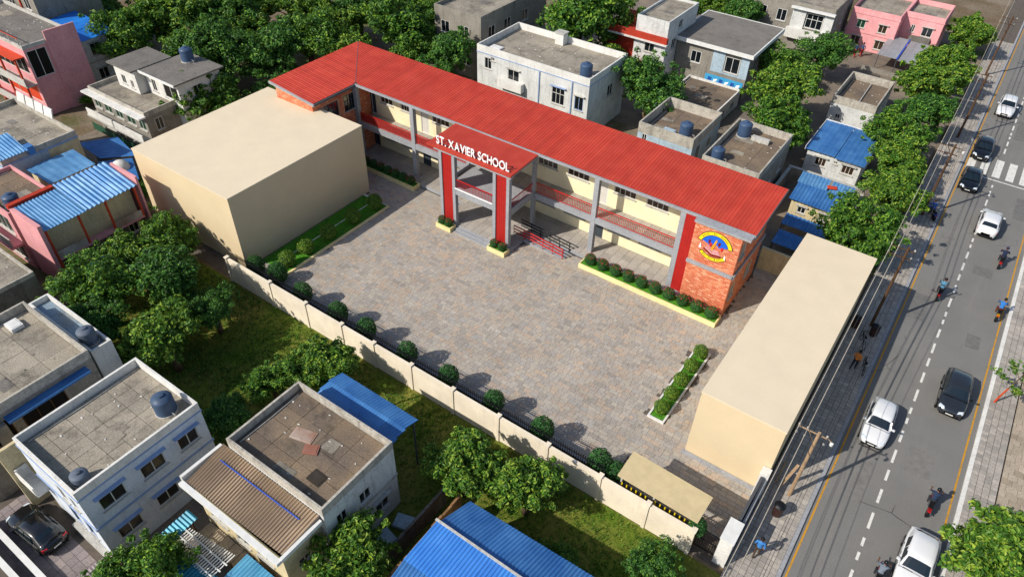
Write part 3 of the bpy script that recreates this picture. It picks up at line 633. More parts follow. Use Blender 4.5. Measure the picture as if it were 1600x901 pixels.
tr = thing('metal_rack', 'small black metal rack at the far end of the guard shelter', 'rack', (-8.0, 24.5, 0))
for x in (-8.3, -7.7): MB().tube([(x, 24.0, 0), (x, 24.1, .9), (x, 25.0, .9), (x, 25.1, 0)], .03, 5).build('frame', M_black, tr)
for k in range(3): MB().tube([(-8.3, 24.25+k*.3, .9), (-7.7, 24.25+k*.3, .9)], .02, 5).build('crossbar', M_black, tr)
gt = thing('gate', 'black barred metal gate at the end of the boundary wall', 'gate', (-2.3, 22.6, 0))
for z in (.1, .95, 1.75): MB().box(-2.88, -1.72, 22.58, 22.63, z, z+.06).build('rail', M_black, gt)
for k in range(11): MB().box(-2.86+k*.112, -2.83+k*.112, 22.59, 22.62, .1, 1.8).build('bar', M_black, gt)
gp = thing('gate_pillar', 'white gate pillar and low grey side wall by the street pavement', 'wall', (-1.3, 24.5, 0))
MB().box(-1.70, -1.02, 22.3, 23.7, 0, 2.35).build('pillar', M_white, gp); MB().box(-1.74, -.98, 22.26, 23.74, 2.351, 2.42).build('cap', M_wtrim, gp)
MB().box(-1.16, -1.02, 23.75, 27.6, 0, 1.9).build('side_wall', M_grey, gp); MB().box(-1.5, -.99, 27.45, 28.04, 0, 2.2).build('pillar', M_white, gp)
g2 = thing('sliding_gate', 'solid black gate leaf standing behind the grey side wall', 'gate', (-1.3, 25.6, 0)); MB().box(-1.36, -1.24, 23.8, 27.3, .05, 2.1).build('leaf', M_black, g2); MB().box(-1.38, -1.22, 23.8, 27.3, 2.101, 2.16).build('rail', M_dgrey, g2)
cw = thing('cross_wall', 'low yellow wall closing the gap behind the brick school end', 'wall', (-7.5, 47.8, 0)); MB().box(-8.9, -5.9, 47.7, 47.85, 0, 2.0).build('wall_panel', M_creamh, cw); MB().box(-8.9, -5.9, 47.66, 47.89, 2.001, 2.06).build('coping', M_creamh, cw)

# ------------------------------------------------------------------ planters and lawns
def planter(label, x0, x1, y0, y1, h, m=None):
    t = thing('planter', label, 'planter', ((x0+x1)/2, (y0+y1)/2, 0)); k = .09; m = m or M_planter
    MB().box(x0, x1, y0, y0+k, 0, h).box(x0, x1, y1-k, y1, 0, h).box(x0, x0+k, y0+k, y1-k, 0, h).box(x1-k, x1, y0+k, y1-k, 0, h).build('box', m, t)
    MB().box(x0+k, x1-k, y0+k, y1-k, 0, h-.06).build('soil', M_lawn, t)
planter('long cream flower planter below the brick end of the school', -20.3, -8.8, 39.15, 40.3, .42)
planter('long cream flower planter in front of the left corridor', -45.4, -37.7, 39.4, 40.3, .42)
planter('small cream planter at the left post of the portico', -32.75, -31.2, 36.55, 37.35, .42); planter('small cream planter at the right post of the portico', -27.4, -25.7, 36.55, 37.35, .42)
lawn = struct('lawn', MB().box(-40.75, -37.95, 24.9, 36.2, -.05, .06), M_lawn)
MB().box(-37.95, -37.75, 24.8, 36.3, -.05, .13).build('kerb', M_planter, lawn); MB().box(-40.75, -37.95, 36.2, 36.32, -.05, .13).build('kerb', M_wtrim, lawn)
MB().box(-39.5, -39.42, 24.9, 36.2, .05, .085).build('kerb', M_wtrim, lawn)
isl = struct('lawn', MB().box(-8.9, -8.0, 29.15, 36.35, -.05, .08), M_lawn)
for a in ((-9.02, -8.9, 29.02, 36.48), (-8.0, -7.88, 29.02, 36.48), (-8.9, -8.0, 29.02, 29.15), (-8.9, -8.0, 36.35, 36.48)): MB().box(*a, -.05, .15).build('kerb', M_wtrim, isl)
# ------------------------------------------------------------------ houses
def house(label, x0, x1, y0, y1, h, wall, par=.55, parm=None, dk_=None, grid=(3, 3), wins=(), name='house', cat='house', z0=0, bands=(), root=None, wname='wall'):
    """walls with real openings, parapet on four sides, roof deck laid in slabs"""
    t = root or thing(name, label, cat, ((x0+x1)/2, (y0+y1)/2, 0)); ox, oy, _ = ORG[t.name]
    F = {'S': ((x0, y0, 0), (1, 0, 0), (0, -1, 0), x1-x0, 0), 'E': ((x1, y0, 0), (0, 1, 0), (1, 0, 0), y1-y0, PI/2), 'N': ((x1, y1, 0), (-1, 0, 0), (0, 1, 0), x1-x0, PI), 'W': ((x0, y1, 0), (0, -1, 0), (-1, 0, 0), y1-y0, -PI/2)}
    zd = h-par; mb = MB()
    for f, (o, u, nr, L, rz) in F.items():
        hs = [(a-w/2, a+w/2, z, z+hh) for (ff, a, z, w, hh, op) in wins if ff == f]
        facade(mb, o, u, nr, L, z0, zd, hs)
    mb.box(x0+.02, x1-.02, y0+.02, y1-.02, zd-.1, zd-.03); mb.build(wname, wall, t)
    for (ff, a, z, w, hh, op) in wins:
        o, u, nr, L, rz = F[ff]; p = Vector(o)+Vector(u)*a
        op = dict(op); window(t, (p.x-ox, p.y-oy, z), rz, w, hh, **op)
    for (zb, zt, pr_, m) in bands: 
        mb = MB(); k = pr_; mb.box(x0-k, x1+k, y0-k, y0-.003, zb, zt).box(x1+.003, x1+k, y0-.003, y1+k, zb, zt).box(x0-k, x0-.003, y0-.003, y1+k, zb, zt).box(x0-.003, x1+.003, y1+.003, y1+k, zb, zt); mb.build('band', m, t)
    if par > 0:
        parm = parm or wall; k = .13; e = .004
        for b_ in ((x0-e, x1+e, y0-e, y0+k), (x1-k, x1+e, y0+k, y1-k), (x0-e, x1+e, y1-k, y1+e), (x0-e, x0+k, y0+k, y1-k)): MB().box(*b_, zd-.02, h+R.uniform(-.01, .01)).build('parapet', parm, t)
    ins = .14 if par > 0 else 0
    if dk_ is not None:
        nx, ny = grid; a0, a1, b0, b1 = x0+ins, x1-ins, y0+ins, y1-ins; xs = [a0+(a1-a0)*i/nx+(R.uniform(-.12, .12) if 0 < i < nx else 0) for i in range(nx+1)]; ys = [b0+(b1-b0)*i/ny+(R.uniform(-.12, .12) if 0 < i < ny else 0) for i in range(ny+1)]
        MB().box(a0, a1, b0, b1, zd-.028, zd-.008).build('roof_deck', M_cjoint, t)
        for i in range(nx):
            for j in range(ny): MB().box(xs[i]+.012, xs[i+1]-.012, ys[j]+.012, ys[j+1]-.012, zd-.01, zd+.02+R.uniform(0, .014)).build('roof_slab', dk_, t)
        if grid[0]*grid[1] >= 6 and dk_ is not None:
            mb = MB()
            for _ in range(int((x1-x0)*(y1-y0)*.45)):
                x, y = R.uniform(a0+.2, a1-.2), R.uniform(b0+.2, b1-.2); w, d_ = R.uniform(.03, .14), R.uniform(.02, .07); mb.hexa([(x, y, zd+.03), (x+w, y+.3*w, zd+.03), (x+w-.4*d_, y+.3*w+d_, zd+.03), (x-.4*d_, y+d_, zd+.03), (x, y, zd+.07), (x+w, y+.3*w, zd+.07), (x+w-.4*d_, y+.3*w+d_, zd+.07), (x-.4*d_, y+d_, zd+.07)])
            stuff(mb.build('litter', R.choice((M_hood, M_wtrim, M_concdark, M_rusty)), t))
            for kz in range(2):
                x, y, w, d_ = R.uniform(a0+.2, a1-2), R.uniform(b0+.2, b1-1.6), R.uniform(.7, 1.7), R.uniform(.5, 1.3); MB().prism([(x, y), (x+w, y+.05), (x+w-.1, y+d_), (x+.04, y+d_-.06)], zd+.02, zd+.041+.007*kz).build('roof_patch', R.choice((M_deckg, M_deck1, M_deck2)), t)
            MB().tube([(a0+.25, b0+.3, zd+.07), (a0+.3, (b0+b1)/2, zd+.07), (a0+.25, b1-.3, zd+.07)], .03, 5).build('roof_pipe', M_hood, t)
    return t
def hp(t, name, m, *bx):
    mb = MB()
    for b_ in bx: mb.box(*b_)
    return mb.build(name, m, t)
def corrugated(t, c00, c10, c11, c01, mat, sw=.8, pitch=.17, amp=.028, name='roof_sheet'):
    """sheets side by side along c00->c10, waves running from c00 to c01"""
    a, b, c, d = [Vector(p) for p in (c00, c10, c11, c01)]; L = (b-a).length; n = max(1, round(L/sw)); up = Vector((0, 0, 1))
    for i in range(n):
        m = MB(); f0, f1 = i/n, (i+1)/n; k = max(4, int(L/n/pitch*4)); i0 = len(m.v); lift = up*(.006 if i % 2 else 0)
        for q in range(k+1):
            f = f0+(f1-f0)*q/k; w = up*(amp*math.sin(2*PI*f*L/pitch))+lift; P, Q = a.lerp(b, f), d.lerp(c, f)
            m.v += [tuple(P+w), tuple(Q+w), tuple(P+w-up*.03), tuple(Q+w-up*.03)]
        for q in range(k):
            o = i0+q*4; m.f += [(o, o+4, o+5, o+1), (o+2, o+3, o+7, o+6), (o, o+2, o+6, o+4), (o+1, o+5, o+7, o+3)]; m.mi += [0]*4
        m.build(name, mat, t, smooth=False)
def tank(label, x, y, z, r=.55, h=1.15, m=None):
    t = thing('water_tank', label, 'water tank', (x, y, z), 0, 'blue water tanks on flat roofs')
    mb = MB(); n = 5; pr_ = [(r, 0)]
    for k in range(n): pr_ += [(r, h*(k+.1)/n*.8), (r*.94, h*(k+.5)/n*.8), (r, h*(k+.9)/n*.8)]
    mb.lathe(pr_+[(r*.97, h*.82), (r*.6, h*.93), (r*.32, h*.96)], (0, 0, .1), 18); mb.build('barrel', m or M_tank, t, smooth=True, world=False)
    MB().lathe([(r*.32, 0), (r*.34, .04), (r*.3, .1), (.03, .12)], (0, 0, .1+h*.95), 12).build('lid', m or M_tank, t, world=False)
    MB().lathe([(r*1.08, 0), (r*1.08, .1)], (0, 0, 0), 14).build('base', M_hood, t, world=False)
    MB().tube([(r, 0, .25), (r+.25, 0, .25), (r+.25, 0, .02)], .025, 5).build('pipe', M_hood, t, world=False)
def clutter(label, x, y, z, w, d, h, m, name='board', rz=0, cat='debris'):
    t = thing(name, label, cat, (x, y, z), rz); MB().box(-w/2, w/2, -d/2, d/2, 0, h).build('panel', m, t, world=False); MB().box(-w/2+.08, w/2-.08, -d/2+.08, d/2-.08, h+.001, h+.02).build('face', m, t, world=False)
W2 = dict(nm=2, hood=True); W2b = dict(nm=2, hood=M_bframe, fm=M_frame, gm=N('window_curtain').fin(lin('#2a2622'), .15, 0, .7)); W3 = dict(nm=3, hood=True); PL = dict(nm=2); DR = dict(nm=1, sill=False, solid=True, name='door')
def rf(t, label): return t
# --- behind the school, from left to right
h = house('tall grey bare concrete house behind the trees beyond the school roof', -53, -46.5, 61, 74, 7.2, M_concrete, .5, M_concrete, M_deck1, (3, 4),
          [('S', 1.5, 4.4, 1.2, 1.3, PL), ('S', 4.2, 4.4, 1.2, 1.3, PL), ('S', 4.4, 1.3, 1.2, 1.3, PL), ('E', 2, 4.4, 1.3, 1.3, PL), ('E', 5, 4.4, 1.3, 1.3, PL), ('E', 2, 1.3, 1.3, 1.3, PL), ('E', 5, 1.3, 1.3, 1.3, PL), ('E', 8.5, 4.4, 1.3, 1.3, PL)], bands=[(3.4, 3.55, .05, M_concdark)])
h = house('white two-storey flat-roofed house directly behind the red school roof', -43.6, -30.2, 56.55, 64.0, 6.5, M_whitewall, .7, M_white, M_deck2, (5, 3),
          [('S', 1.4, 4.2, .9, 1.2, PL), ('S', 2.0, 5.2, .5, .4, PL), ('S', 4.6, 3.4, 1.4, 1.6, dict(nm=2, hood=True)), ('S', 10.0, 2.9, 1.5, 1.8, dict(nm=3, hood=M_bframe, cross=True)), ('S', 12.4, 3.0, 1.0, 1.5, dict(nm=2, hood=True, fm=M_bframe)), ('S', 7.6, 1.0, 1.3, 1.2, PL), ('E', 4.4, 3.2, 1.1, 1.2, PL)], bands=[(5.72, 5.8, .04, M_bframe)])
hp(h, 'drainpipe', M_bframe, (-35.9, -35.8, 56.45, 56.54, 0, 5.7), (-32.1, -32.0, 56.45, 56.54, 0, 5.7))
hp(h, 'balcony', M_white, (-40.6, -37.6, 55.9, 56.54, 3.0, 3.9)); hp(h, 'stair_hatch', M_white, (-38.2, -37.2, 62.9, 63.8, 5.8, 7.0)); hp(h, 'hatch_cap', M_hood, (-38.3, -37.1, 62.8, 63.85, 7.001, 7.1))
tank('blue water tank near the front corner of the white house behind the school', -31.6, 58.2, 5.83, .62, 1.3)
clutter('pale board lying at the left end of the white house roof', -42.3, 58.2, 5.84, 1.3, .8, .12, M_wtrim)
h = house('white and red three-storey house between trees behind the white house', -33.2, -29.4, 71.5, 79, 7.6, M_whitewall, .3, M_whitewall, M_deck1, (2, 3), [('S', 1.9, 3.9, 1.2, 1.2, W2), ('S', 1.0, 1.2, 1.0, 1.2, PL), ('S', 2.8, 1.2, 1.0, 1.2, dict(nm=2, fm=M_redw)), ('E', 2, 4.2, 1.0, 1.1, PL), ('E', 4.5, 1.6, 1.0, 1.1, PL), ('E', 3.2, 6.1, .9, .9, PL)])
hp(h, 'side_block', M_redw, (-37.3, -33.21, 72.2, 78, 0, 5.4)); hp(h, 'terrace_band', M_redw, (-37.4, -29.2, 71.1, 71.49, 5.3, 5.9)); hp(h, 'terrace_slab', M_white, (-37.5, -29.1, 70.9, 71.5, 5.15, 5.29)); hp(h, 'ledge', M_redw, (-33.3, -29.3, 70.9, 71.49, 2.6, 2.75))
h = house('grey-roofed two-storey house with a blue mural balcony', -29.3, -20.9, 74.4, 83.2, 5.2, M_concrete, 0, None, None, (1, 1), [('S', 2.4, 2.9, 1.2, 1.3, dict(nm=2, fm=M_wtrim)), ('S', 3.0, .9, .6, .6, PL), ('S', 6.6, 2.8, 1.6, 1.7, dict(nm=2, fm=M_wtrim)), ('S', 6.2, .4, 2.4, .6, dict(nm=3)), ('E', 2.5, 2.8, 1.2, 1.3, PL), ('E', 6, 2.8, 1.2, 1.3, PL)])
hp(h, 'white_bay', M_bluewash, (-25.0, -20.88, 74.36, 74.39, 2.5, 2.75), (-25.0, -23.6, 74.36, 74.39, 2.75, 4.9), (-21.8, -20.88, 74.36, 74.39, 2.75, 4.9))
mb = hp(h, 'balcony', M_white, (-25.1, -20.8, 73.5, 74.35, 1.35, 1.5)); 
hp(h, 'balcony_front', plain('mural_blue', '#3f9ac8', .6, .1), (-25.1, -20.8, 73.45, 73.53, 1.5, 2.5))
for k in range(6): MB().prism([(-24.8+k*.65, 1.7), (-24.4+k*.65, 1.65+.3*(k % 2)), (-24.3+k*.65, 2.2), (-24.7+k*.65, 2.3-.2*(k % 2))], 73.43, 73.449, 'y').build('mural_patch', M_letter if k % 2 else plain('mural_navy', '#1d4f9a', .6, .1), h)
hp(h, 'roof', M_deckg, (-29.6, -20.6, 74.0, 83.4, 5.22, 5.42)); hp(h, 'fascia', M_wtrim, (-29.75, -20.45, 73.85, 73.99, 5.05, 5.46), (-20.59, -20.45, 74.0, 83.5, 5.05, 5.46), (-29.75, -29.61, 74.0, 83.5, 5.05, 5.46), (-29.6, -20.6, 83.41, 83.5, 5.05, 5.46))
h = house('low flat-roofed annex in front of the mural balcony house', -26.8, -20.8, 66.8, 73.3, 1.9, M_whitewall, .25, M_white, M_deck3, (3, 3), [('E', 2, .4, 1.1, .8, PL), ('E', 4.6, .4, 1.1, .8, PL)])
h = house('grey flat-roofed house with tall parapet nearest behind the school roof', -23.8, -18.45, 54.7, 61.0, 5.0, M_bluewash, .95, M_parapet, M_deck3, (3, 4), [('S', .7, 3.2, .5, .8, PL), ('S', 3.2, 2.4, 1.0, 1.0, PL), ('E', 1.6, 2.2, .9, 1.6, PL), ('E', 4.2, 2.4, .9, 1.0, PL)])
tank('blue water tank inside the tall grey parapet behind the school', -20.0, 56.6, 4.08, .6, 1.25); clutter('low blue-sided box beside the tank behind the school', -21.3, 55.8, 4.08, 1.1, .9, .4, M_bluewash, 'box')
h = house('concrete flat-roofed house behind the right half of the school roof', -16.8, -11.8, 52.8, 61.0, 5.0, M_concrete, .7, M_parapet, M_deck3, (3, 4), [('E', 1.6, 2.2, .9, 1.1, PL), ('E', 4.0, 2.2, .9, 1.1, PL), ('E', 6.4, 2.2, .9, 1.1, PL), ('S', 2.5, 2.0, 1.0, 1.0, PL)])
tank('blue water tank at the back corner of the concrete house behind the school', -15.6, 59.3, 4.33, .6, 1.35); tank('blue water tank at the front corner of the concrete house behind the school', -15.9, 54.0, 4.33, .55, 1.1)
clutter('dark ducting box on the concrete house behind the school', -14.0, 59.2, 4.33, 1.6, .5, .35, M_hood, 'duct')
h = house('grey and white two-storey house at the top edge beside the pink house', -27.0, -17.2, 91.3, 100, 6.0, M_concrete, .5, M_concrete, M_deck1, (4, 3), [('S', 1.2, 3.4, 1.2, 1.4, dict(nm=2, fm=M_wtrim)), ('S', 3.7, 3.4, 1.2, 1.4, dict(nm=2, fm=M_wtrim)), ('S', 2.6, .8, 2.4, .9, dict(nm=3)), ('S', 7.7, 3.3, 2.0, 1.7, dict(nm=3, fm=M_wtrim, cross=True)), ('E', 2, 3.2, .8, 1.2, PL), ('E', 4.5, 3.2, .8, 1.2, PL), ('E', 3, .9, .8, 1.2, PL), ('E', 6, .9, .8, 1.2, PL)])
hp(h, 'white_bay', M_whitewall, (-22.0, -20.4, 91.1, 91.29, 2.6, 5.5), (-18.2, -17.1, 91.1, 91.29, 2.6, 5.5)); hp(h, 'balcony', M_white, (-22.2, -17.1, 90.5, 91.09, 2.0, 3.1)); hp(h, 'ledge', M_wtrim, (-22.2, -17.0, 90.6, 91.1, 5.4, 5.6))
h = house('pink two-storey flat-roofed house near the street', -16.6, -10.9, 97.6, 106, 4.9, M_pink2, .6, M_pink2, M_deck1, (3, 3), [('S', 1.5, 2.6, 1.0, 1.0, dict(nm=2, hood=True, gm=M_glassg)), ('S', 4.1, 2.5, 1.0, 1.0, dict(nm=2, hood=True, gm=M_glassb)), ('S', 1.4, .5, 1.1, 1.1, dict(nm=2, hood=True, gm=M_glassb)), ('S', 4.3, .5, 1.1, 1.1, dict(nm=2, hood=True, gm=M_glassb))], bands=[(2.05, 2.2, .07, M_pink2), (4.25, 4.38, .06, M_pink2)])
house('', -10.88, -6.4, 100.2, 106, 4.9, M_pink2, .6, M_pink2, M_deck1, (3, 2), [('S', 3.0, 2.4, 1.2, 1.1, dict(nm=2, hood=True)), ('S', 1.3, 2.6, .5, .9, PL)], bands=[(4.25, 4.38, .06, M_pink2)], root=h, wname='set_back_wing')
hp(h, 'balcony_panel', M_concdark, (-9.6, -7.2, 99.8, 100.15, 1.5, 2.3))
t = thing('metal_canopy', 'grey sheet metal canopy in front of the pink house', 'canopy', (-9, 95.5, 0))
corrugated(t, (-11.5, 92.7, 1.8), (-9.3, 92.6, 1.8), (-9.3, 98.6, 2.2), (-11.5, 98.6, 2.2), M_steel, 1.1, .5, .008); corrugated(t, (-9.1, 92.5, 1.7), (-6.9, 92.4, 1.7), (-6.9, 98.6, 2.1), (-9.1, 98.6, 2.1), M_steel, 1.1, .5, .008)
MB().hexa([(-9.28, 92.5, 1.8), (-9.12, 92.5, 1.8), (-9.12, 98.6, 2.15), (-9.28, 98.6, 2.15), (-9.28, 92.5, 1.88), (-9.12, 92.5, 1.88), (-9.12, 98.6, 2.25), (-9.28, 98.6, 2.25)]).build('gutter', M_navy, t)
for x in (-11.3, -9.2, -7.1): MB().tube([(x, 92.8, 0), (x, 92.8, 1.75)], .05, 6).build('post', M_dgrey, t)
t = thing('yard_wall', 'low concrete wall along the lane in front of the pink house', 'wall', (-10, 92, 0)); MB().box(-12.5, -6.5, 91.6, 91.8, 0, .5).build('panel', M_concrete, t)
h = house('small roofless grey blockhouse with stained walls between the street trees', -11.75, -7.45, 74.4, 81.5, 3.6, M_whitewall, .8, M_parapet, M_deck3, (2, 3), [('E', 2, 1.2, .8, .9, PL), ('E', 5, 1.2, .8, .9, PL), ('S', 1.0, 1.3, .5, .5, PL)])
MB().tube([(-9.4, 75.2, 2.95), (-9.5, 80.8, 3.0)], .06, 6).build('roof_pipe', M_hood, h)
h = house('small white hut under a bright blue flat metal roof', -10.8, -5.85, 64.6, 70.5, 2.3, M_whitewall, 0, None, None, (1, 1), [('S', 1.4, .95, 1.0, .9, dict(nm=3, hood=True, gm=M_glassb)), ('S', 3.9, .95, 1.1, .9, dict(nm=3, hood=True, gm=M_glassb)), ('S', 2.7, 1.6, .4, .3, PL)])
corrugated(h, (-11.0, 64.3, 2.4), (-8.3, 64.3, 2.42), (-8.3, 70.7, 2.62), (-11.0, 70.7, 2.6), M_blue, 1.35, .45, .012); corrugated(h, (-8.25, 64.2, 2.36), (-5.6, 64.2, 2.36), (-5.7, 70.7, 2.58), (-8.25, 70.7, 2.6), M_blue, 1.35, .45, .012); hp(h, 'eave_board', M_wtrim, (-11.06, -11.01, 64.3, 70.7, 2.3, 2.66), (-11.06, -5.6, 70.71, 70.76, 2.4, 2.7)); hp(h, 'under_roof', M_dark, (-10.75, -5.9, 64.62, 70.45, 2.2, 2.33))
h = house('small cream hut with patched blue corrugated roof beside the school end', -9.3, -5.5, 55.9, 59.6, 2.2, M_creamh, 0, None, None, (1, 1), [('S', 1.0, .9, .7, .7, dict(nm=2, hood=True)), ('S', 2.9, .9, .8, .75, dict(nm=2, hood=True, gm=M_glassb)), ('E', 1.8, .9, .8, .7, PL)])
corrugated(h, (-9.5, 55.5, 2.2), (-5.3, 55.4, 2.2), (-5.3, 58.2, 2.42), (-9.6, 58.3, 2.42), M_blue, .85, .3, .03); corrugated(h, (-9.7, 58.1, 2.44), (-7.2, 58.1, 2.44), (-7.3, 59.9, 2.56), (-9.8, 59.9, 2.56), M_blue2, .8, .3, .03); corrugated(h, (-7.0, 57.9, 2.45), (-5.2, 57.9, 2.45), (-5.2, 59.8, 2.58), (-7.1, 59.8, 2.58), M_blue2, .8, .3, .03)
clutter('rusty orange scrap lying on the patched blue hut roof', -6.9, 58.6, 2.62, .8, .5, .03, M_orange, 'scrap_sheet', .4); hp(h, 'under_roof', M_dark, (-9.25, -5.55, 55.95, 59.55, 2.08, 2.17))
for (x0, x1, y0, y1, z, l) in ((-9.1, -5.4, 53.2, 54.6, 1.2, 'torn blue tarpaulin sheets in front of the patched blue hut'), (-8.9, -6.2, 50.6, 52.4, .9, 'low dark blue tarpaulin shed roof beside the brick school end')):
    t = thing('tarpaulin_shed', l, 'shed', ((x0+x1)/2, (y0+y1)/2, 0)); corrugated(t, (x0, y0, z-.1), (x1, y0+.1, z-.15), (x1, y1, z+.1), (x0, y1, z+.15), M_blue, .9, .35, .035)
    for x in (x0+.1, x1-.1):
        for y in (y0+.1, y1-.1): MB().tube([(x, y, 0), (x, y, z-.1)], .05, 6).build('post', M_poled, t)
for (l, a) in (('grey concrete yard wall behind the patched blue hut', (-11.4, -4.6, 61.6, 61.8, 1.6)), ('concrete yard wall between the two blue-roofed huts', (-11.4, -11.2, 50, 61.6, 1.5)), ('low wall beside the trees right of the patched blue hut', (-4.8, -4.6, 52, 61.5, 1.2))):
    t = thing('yard_wall', l, 'wall', ((a[0]+a[1])/2, (a[2]+a[3])/2, 0)); MB().box(*a[:4], 0, a[4]).build('panel', M_concrete, t); MB().box(a[0]-.04, a[1]+.04, a[2]-.04, a[3]+.04, a[4]+.001, a[4]+.07).build('coping', M_hood, t)

# --- left of the school, from the top
h = house('pink three-storey house with red balconies at the left edge', -90, -76.2, 27.6, 32.8, 7.2, M_pink, .35, M_hood, M_deckg, (4, 3), [('S', 2, 4.2, 2.4, 1.8, dict(nm=3, gm=M_dark, sill=False)), ('S', 5.3, 4.2, 3.2, 1.8, dict(nm=3, gm=M_dark, sill=False)), ('S', 9.0, 4.2, 3.2, 1.8, dict(nm=3, gm=M_dark, sill=False)), ('S', 12.1, 4.2, 2.2, 1.8, dict(nm=2, gm=M_dark, sill=False)), ('S', 5.3, 1.2, 3.2, 1.9, dict(nm=2, gm=M_dark, sill=False)), ('S', 9.0, 1.2, 3.2, 1.9, dict(nm=2, gm=M_orange, sill=False)), ('S', 12.1, 1.2, 2.4, 1.9, dict(nm=1, gm=M_orange, sill=False)), ('E', 1.1, 3.9, 1.9, 2.7, dict(nm=2, gm=M_dark, sill=False))])
for z in (3.4, .5): hp(h, 'balcony_slab', M_pink if z < 1 else M_hood, (-90, -76.3, 26.6, 27.59, z-.15, z)); hp(h, 'balcony_front', M_hood, (-90, -76.3, 26.55, 26.64, z, z+.75))
hp(h, 'red_awning', M_orange, (-90, -76.6, 26.5, 27.58, 6.0, 6.1)); hp(h, 'side_screen', M_pink, (-76.19, -76.05, 29.9, 33.0, 0, 8.0))
for x in (-90, -86.8, -83.4, -80, -76.7): MB().box(x, x+.16, 26.6, 26.76, 0, 6.0).build('post', M_orange, h)
hp(h, 'roof_rail', M_orange, (-90, -76.3, 27.55, 27.6, 7.9, 7.96))
for k in range(9): MB().box(-89.8+k*1.65, -89.74+k*1.65, 27.55, 27.6, 7.2, 7.9).build('roof_rail_post', M_hood, h)
h = house('grey upper house with red pipes behind the pink balcony house', -102, -83.6, 33.2, 40, 9.0, M_concrete, .3, M_concrete, M_deck3, (4, 2), [('S', 12.8, 6.8, 2.0, 1.4, dict(nm=3, fm=M_wtrim)), ('S', 16.6, 7.0, 1.2, 1.3, dict(nm=2, fm=M_wtrim)), ('S', 9, 6.8, 2.0, 1.4, dict(nm=3))])
hp(h, 'drainpipe', M_orange, (-86.8, -86.65, 33.05, 33.19, 0, 8.7))
h = house('stained white house under a bright blue tarpaulin beside the pink house', -83.4, -77.6, 33.6, 36.4, 5.8, M_whitewall, 0, None, None, (1, 1), [('E', 1.3, 3.6, 1.1, 1.3, W2), ('E', 1.3, 1.0, 1.1, 1.2, W2), ('S', 4.6, 3.6, .9, 1.2, PL)], bands=[(2.9, 3.05, .05, M_parapet)])
corrugated(h, (-83.5, 33.3, 6.2), (-78.7, 33.3, 6.1), (-78.7, 36.8, 6.2), (-83.5, 36.8, 6.3), M_tarp, 1.9, .9, .03); corrugated(h, (-78.65, 33.2, 6.1), (-78.65, 36.9, 6.2), (-76.9, 36.9, 5.7), (-76.9, 33.2, 5.6), M_tarp, 1.2, .9, .03)
h = house('white house with green shuttered balconies below the water tank', -69.7, -60.7, 29.3, 36, 4.5, M_concrete, .45, M_parapet, M_deck1, (4, 3), [('S', .9, 2.5, 1.1, 1.3, dict(nm=2, gm=M_glassg)), ('S', 2.6, 2.5, 1.3, 1.3, dict(nm=2, gm=M_glassg)), ('S', 4.4, 2.5, 1.2, 1.3, dict(nm=2, gm=M_glassg)), ('S', 6.3, 2.5, 1.4, 1.3, dict(nm=2, gm=M_glassg)), ('S', 8.1, 2.5, 1.1, 1.3, dict(nm=2, gm=M_glassg)), ('S', 2.2, .5, 2.2, 1.3, dict(nm=3, gm=M_glassg)), ('S', 6.6, .5, 2.6, 1.3, dict(nm=3, gm=M_glassg)), ('E', 1.2, 2.4, .8, 1.2, PL), ('E', 4, 2.4, 1.0, 1.2, PL)])
hp(h, 'balcony_front', M_white, (-65.2, -60.6, 28.4, 28.5, 1.9, 2.6), (-69.7, -65.4, 28.4, 28.5, 1.9, 2.6)); hp(h, 'balcony_slab', M_hood, (-69.8, -60.55, 28.35, 29.29, 1.75, 1.89)); hp(h, 'eave_slab', M_white, (-69.9, -60.5, 28.6, 29.29, 4.05, 4.2)); hp(h, 'green_board', M_green, (-69.7, -60.7, 28.45, 28.55, .3, 1.0))
house('', -68.3, -64.9, 31.7, 35.5, 6.4, M_white, 0, None, None, (1, 1), [('S', 1.2, 4.6, .7, .9, PL), ('S', 2.5, 4.5, .5, .8, PL)], z0=4.1, root=h, wname='penthouse'); hp(h, 'penthouse_roof', M_deckg, (-68.6, -64.7, 31.3, 35.7, 6.41, 6.55))
house('', -64.6, -59.7, 32.6, 37.2, 6.3, M_white, 0, None, None, (1, 1), [('S', 3.6, 4.4, 2.2, 1.4, dict(nm=2, gm=M_dark, fm=M_wtrim)), ('S', 1.0, 4.5, .7, 1.2, PL), ('E', 2, 4.6, 1.0, 1.0, PL)], z0=0, root=h, wname='penthouse'); hp(h, 'penthouse_roof', M_deckg, (-64.7, -59.3, 32.1, 37.5, 6.31, 6.46)); hp(h, 'roof_trim', M_wtrim, (-64.75, -59.25, 32.0, 32.09, 6.28, 6.5))
tank('blue water tank on the penthouse of the green shuttered house', -62.8, 36.2, 6.47, .6, 1.3)
h = house('long low house with pale blue walls below the pink house', -71, -61.2, 17.2, 23.4, 5.2, M_bluewash, .5, M_parapet, M_deck1, (4, 3), [('E', .9, 2.4, 1.0, .9, PL), ('E', 2.9, 2.8, .6, .7, PL), ('E', 4.6, 2.8, .8, .8, PL), ('E', 5.6, 1.0, .8, .9, PL), ('S', 8, 2.4, 1, 1, PL)], bands=[(4.55, 4.7, .05, M_bframe)])
hp(h, 'cream_panel', M_creamh, (-61.19, -61.17, 20.8, 23.4, 2.2, 4.5))
corrugated(h, (-64.6, 16.9, 5.5), (-64.6, 19.6, 5.5), (-61.0, 19.3, 5.25), (-61.0, 16.9, 5.25), M_blue2, .9, .3, .04); MB().box(-61.6, -60.9, 19.3, 19.8, 4.8, 5.5).build('tarp_end', M_blue, h)
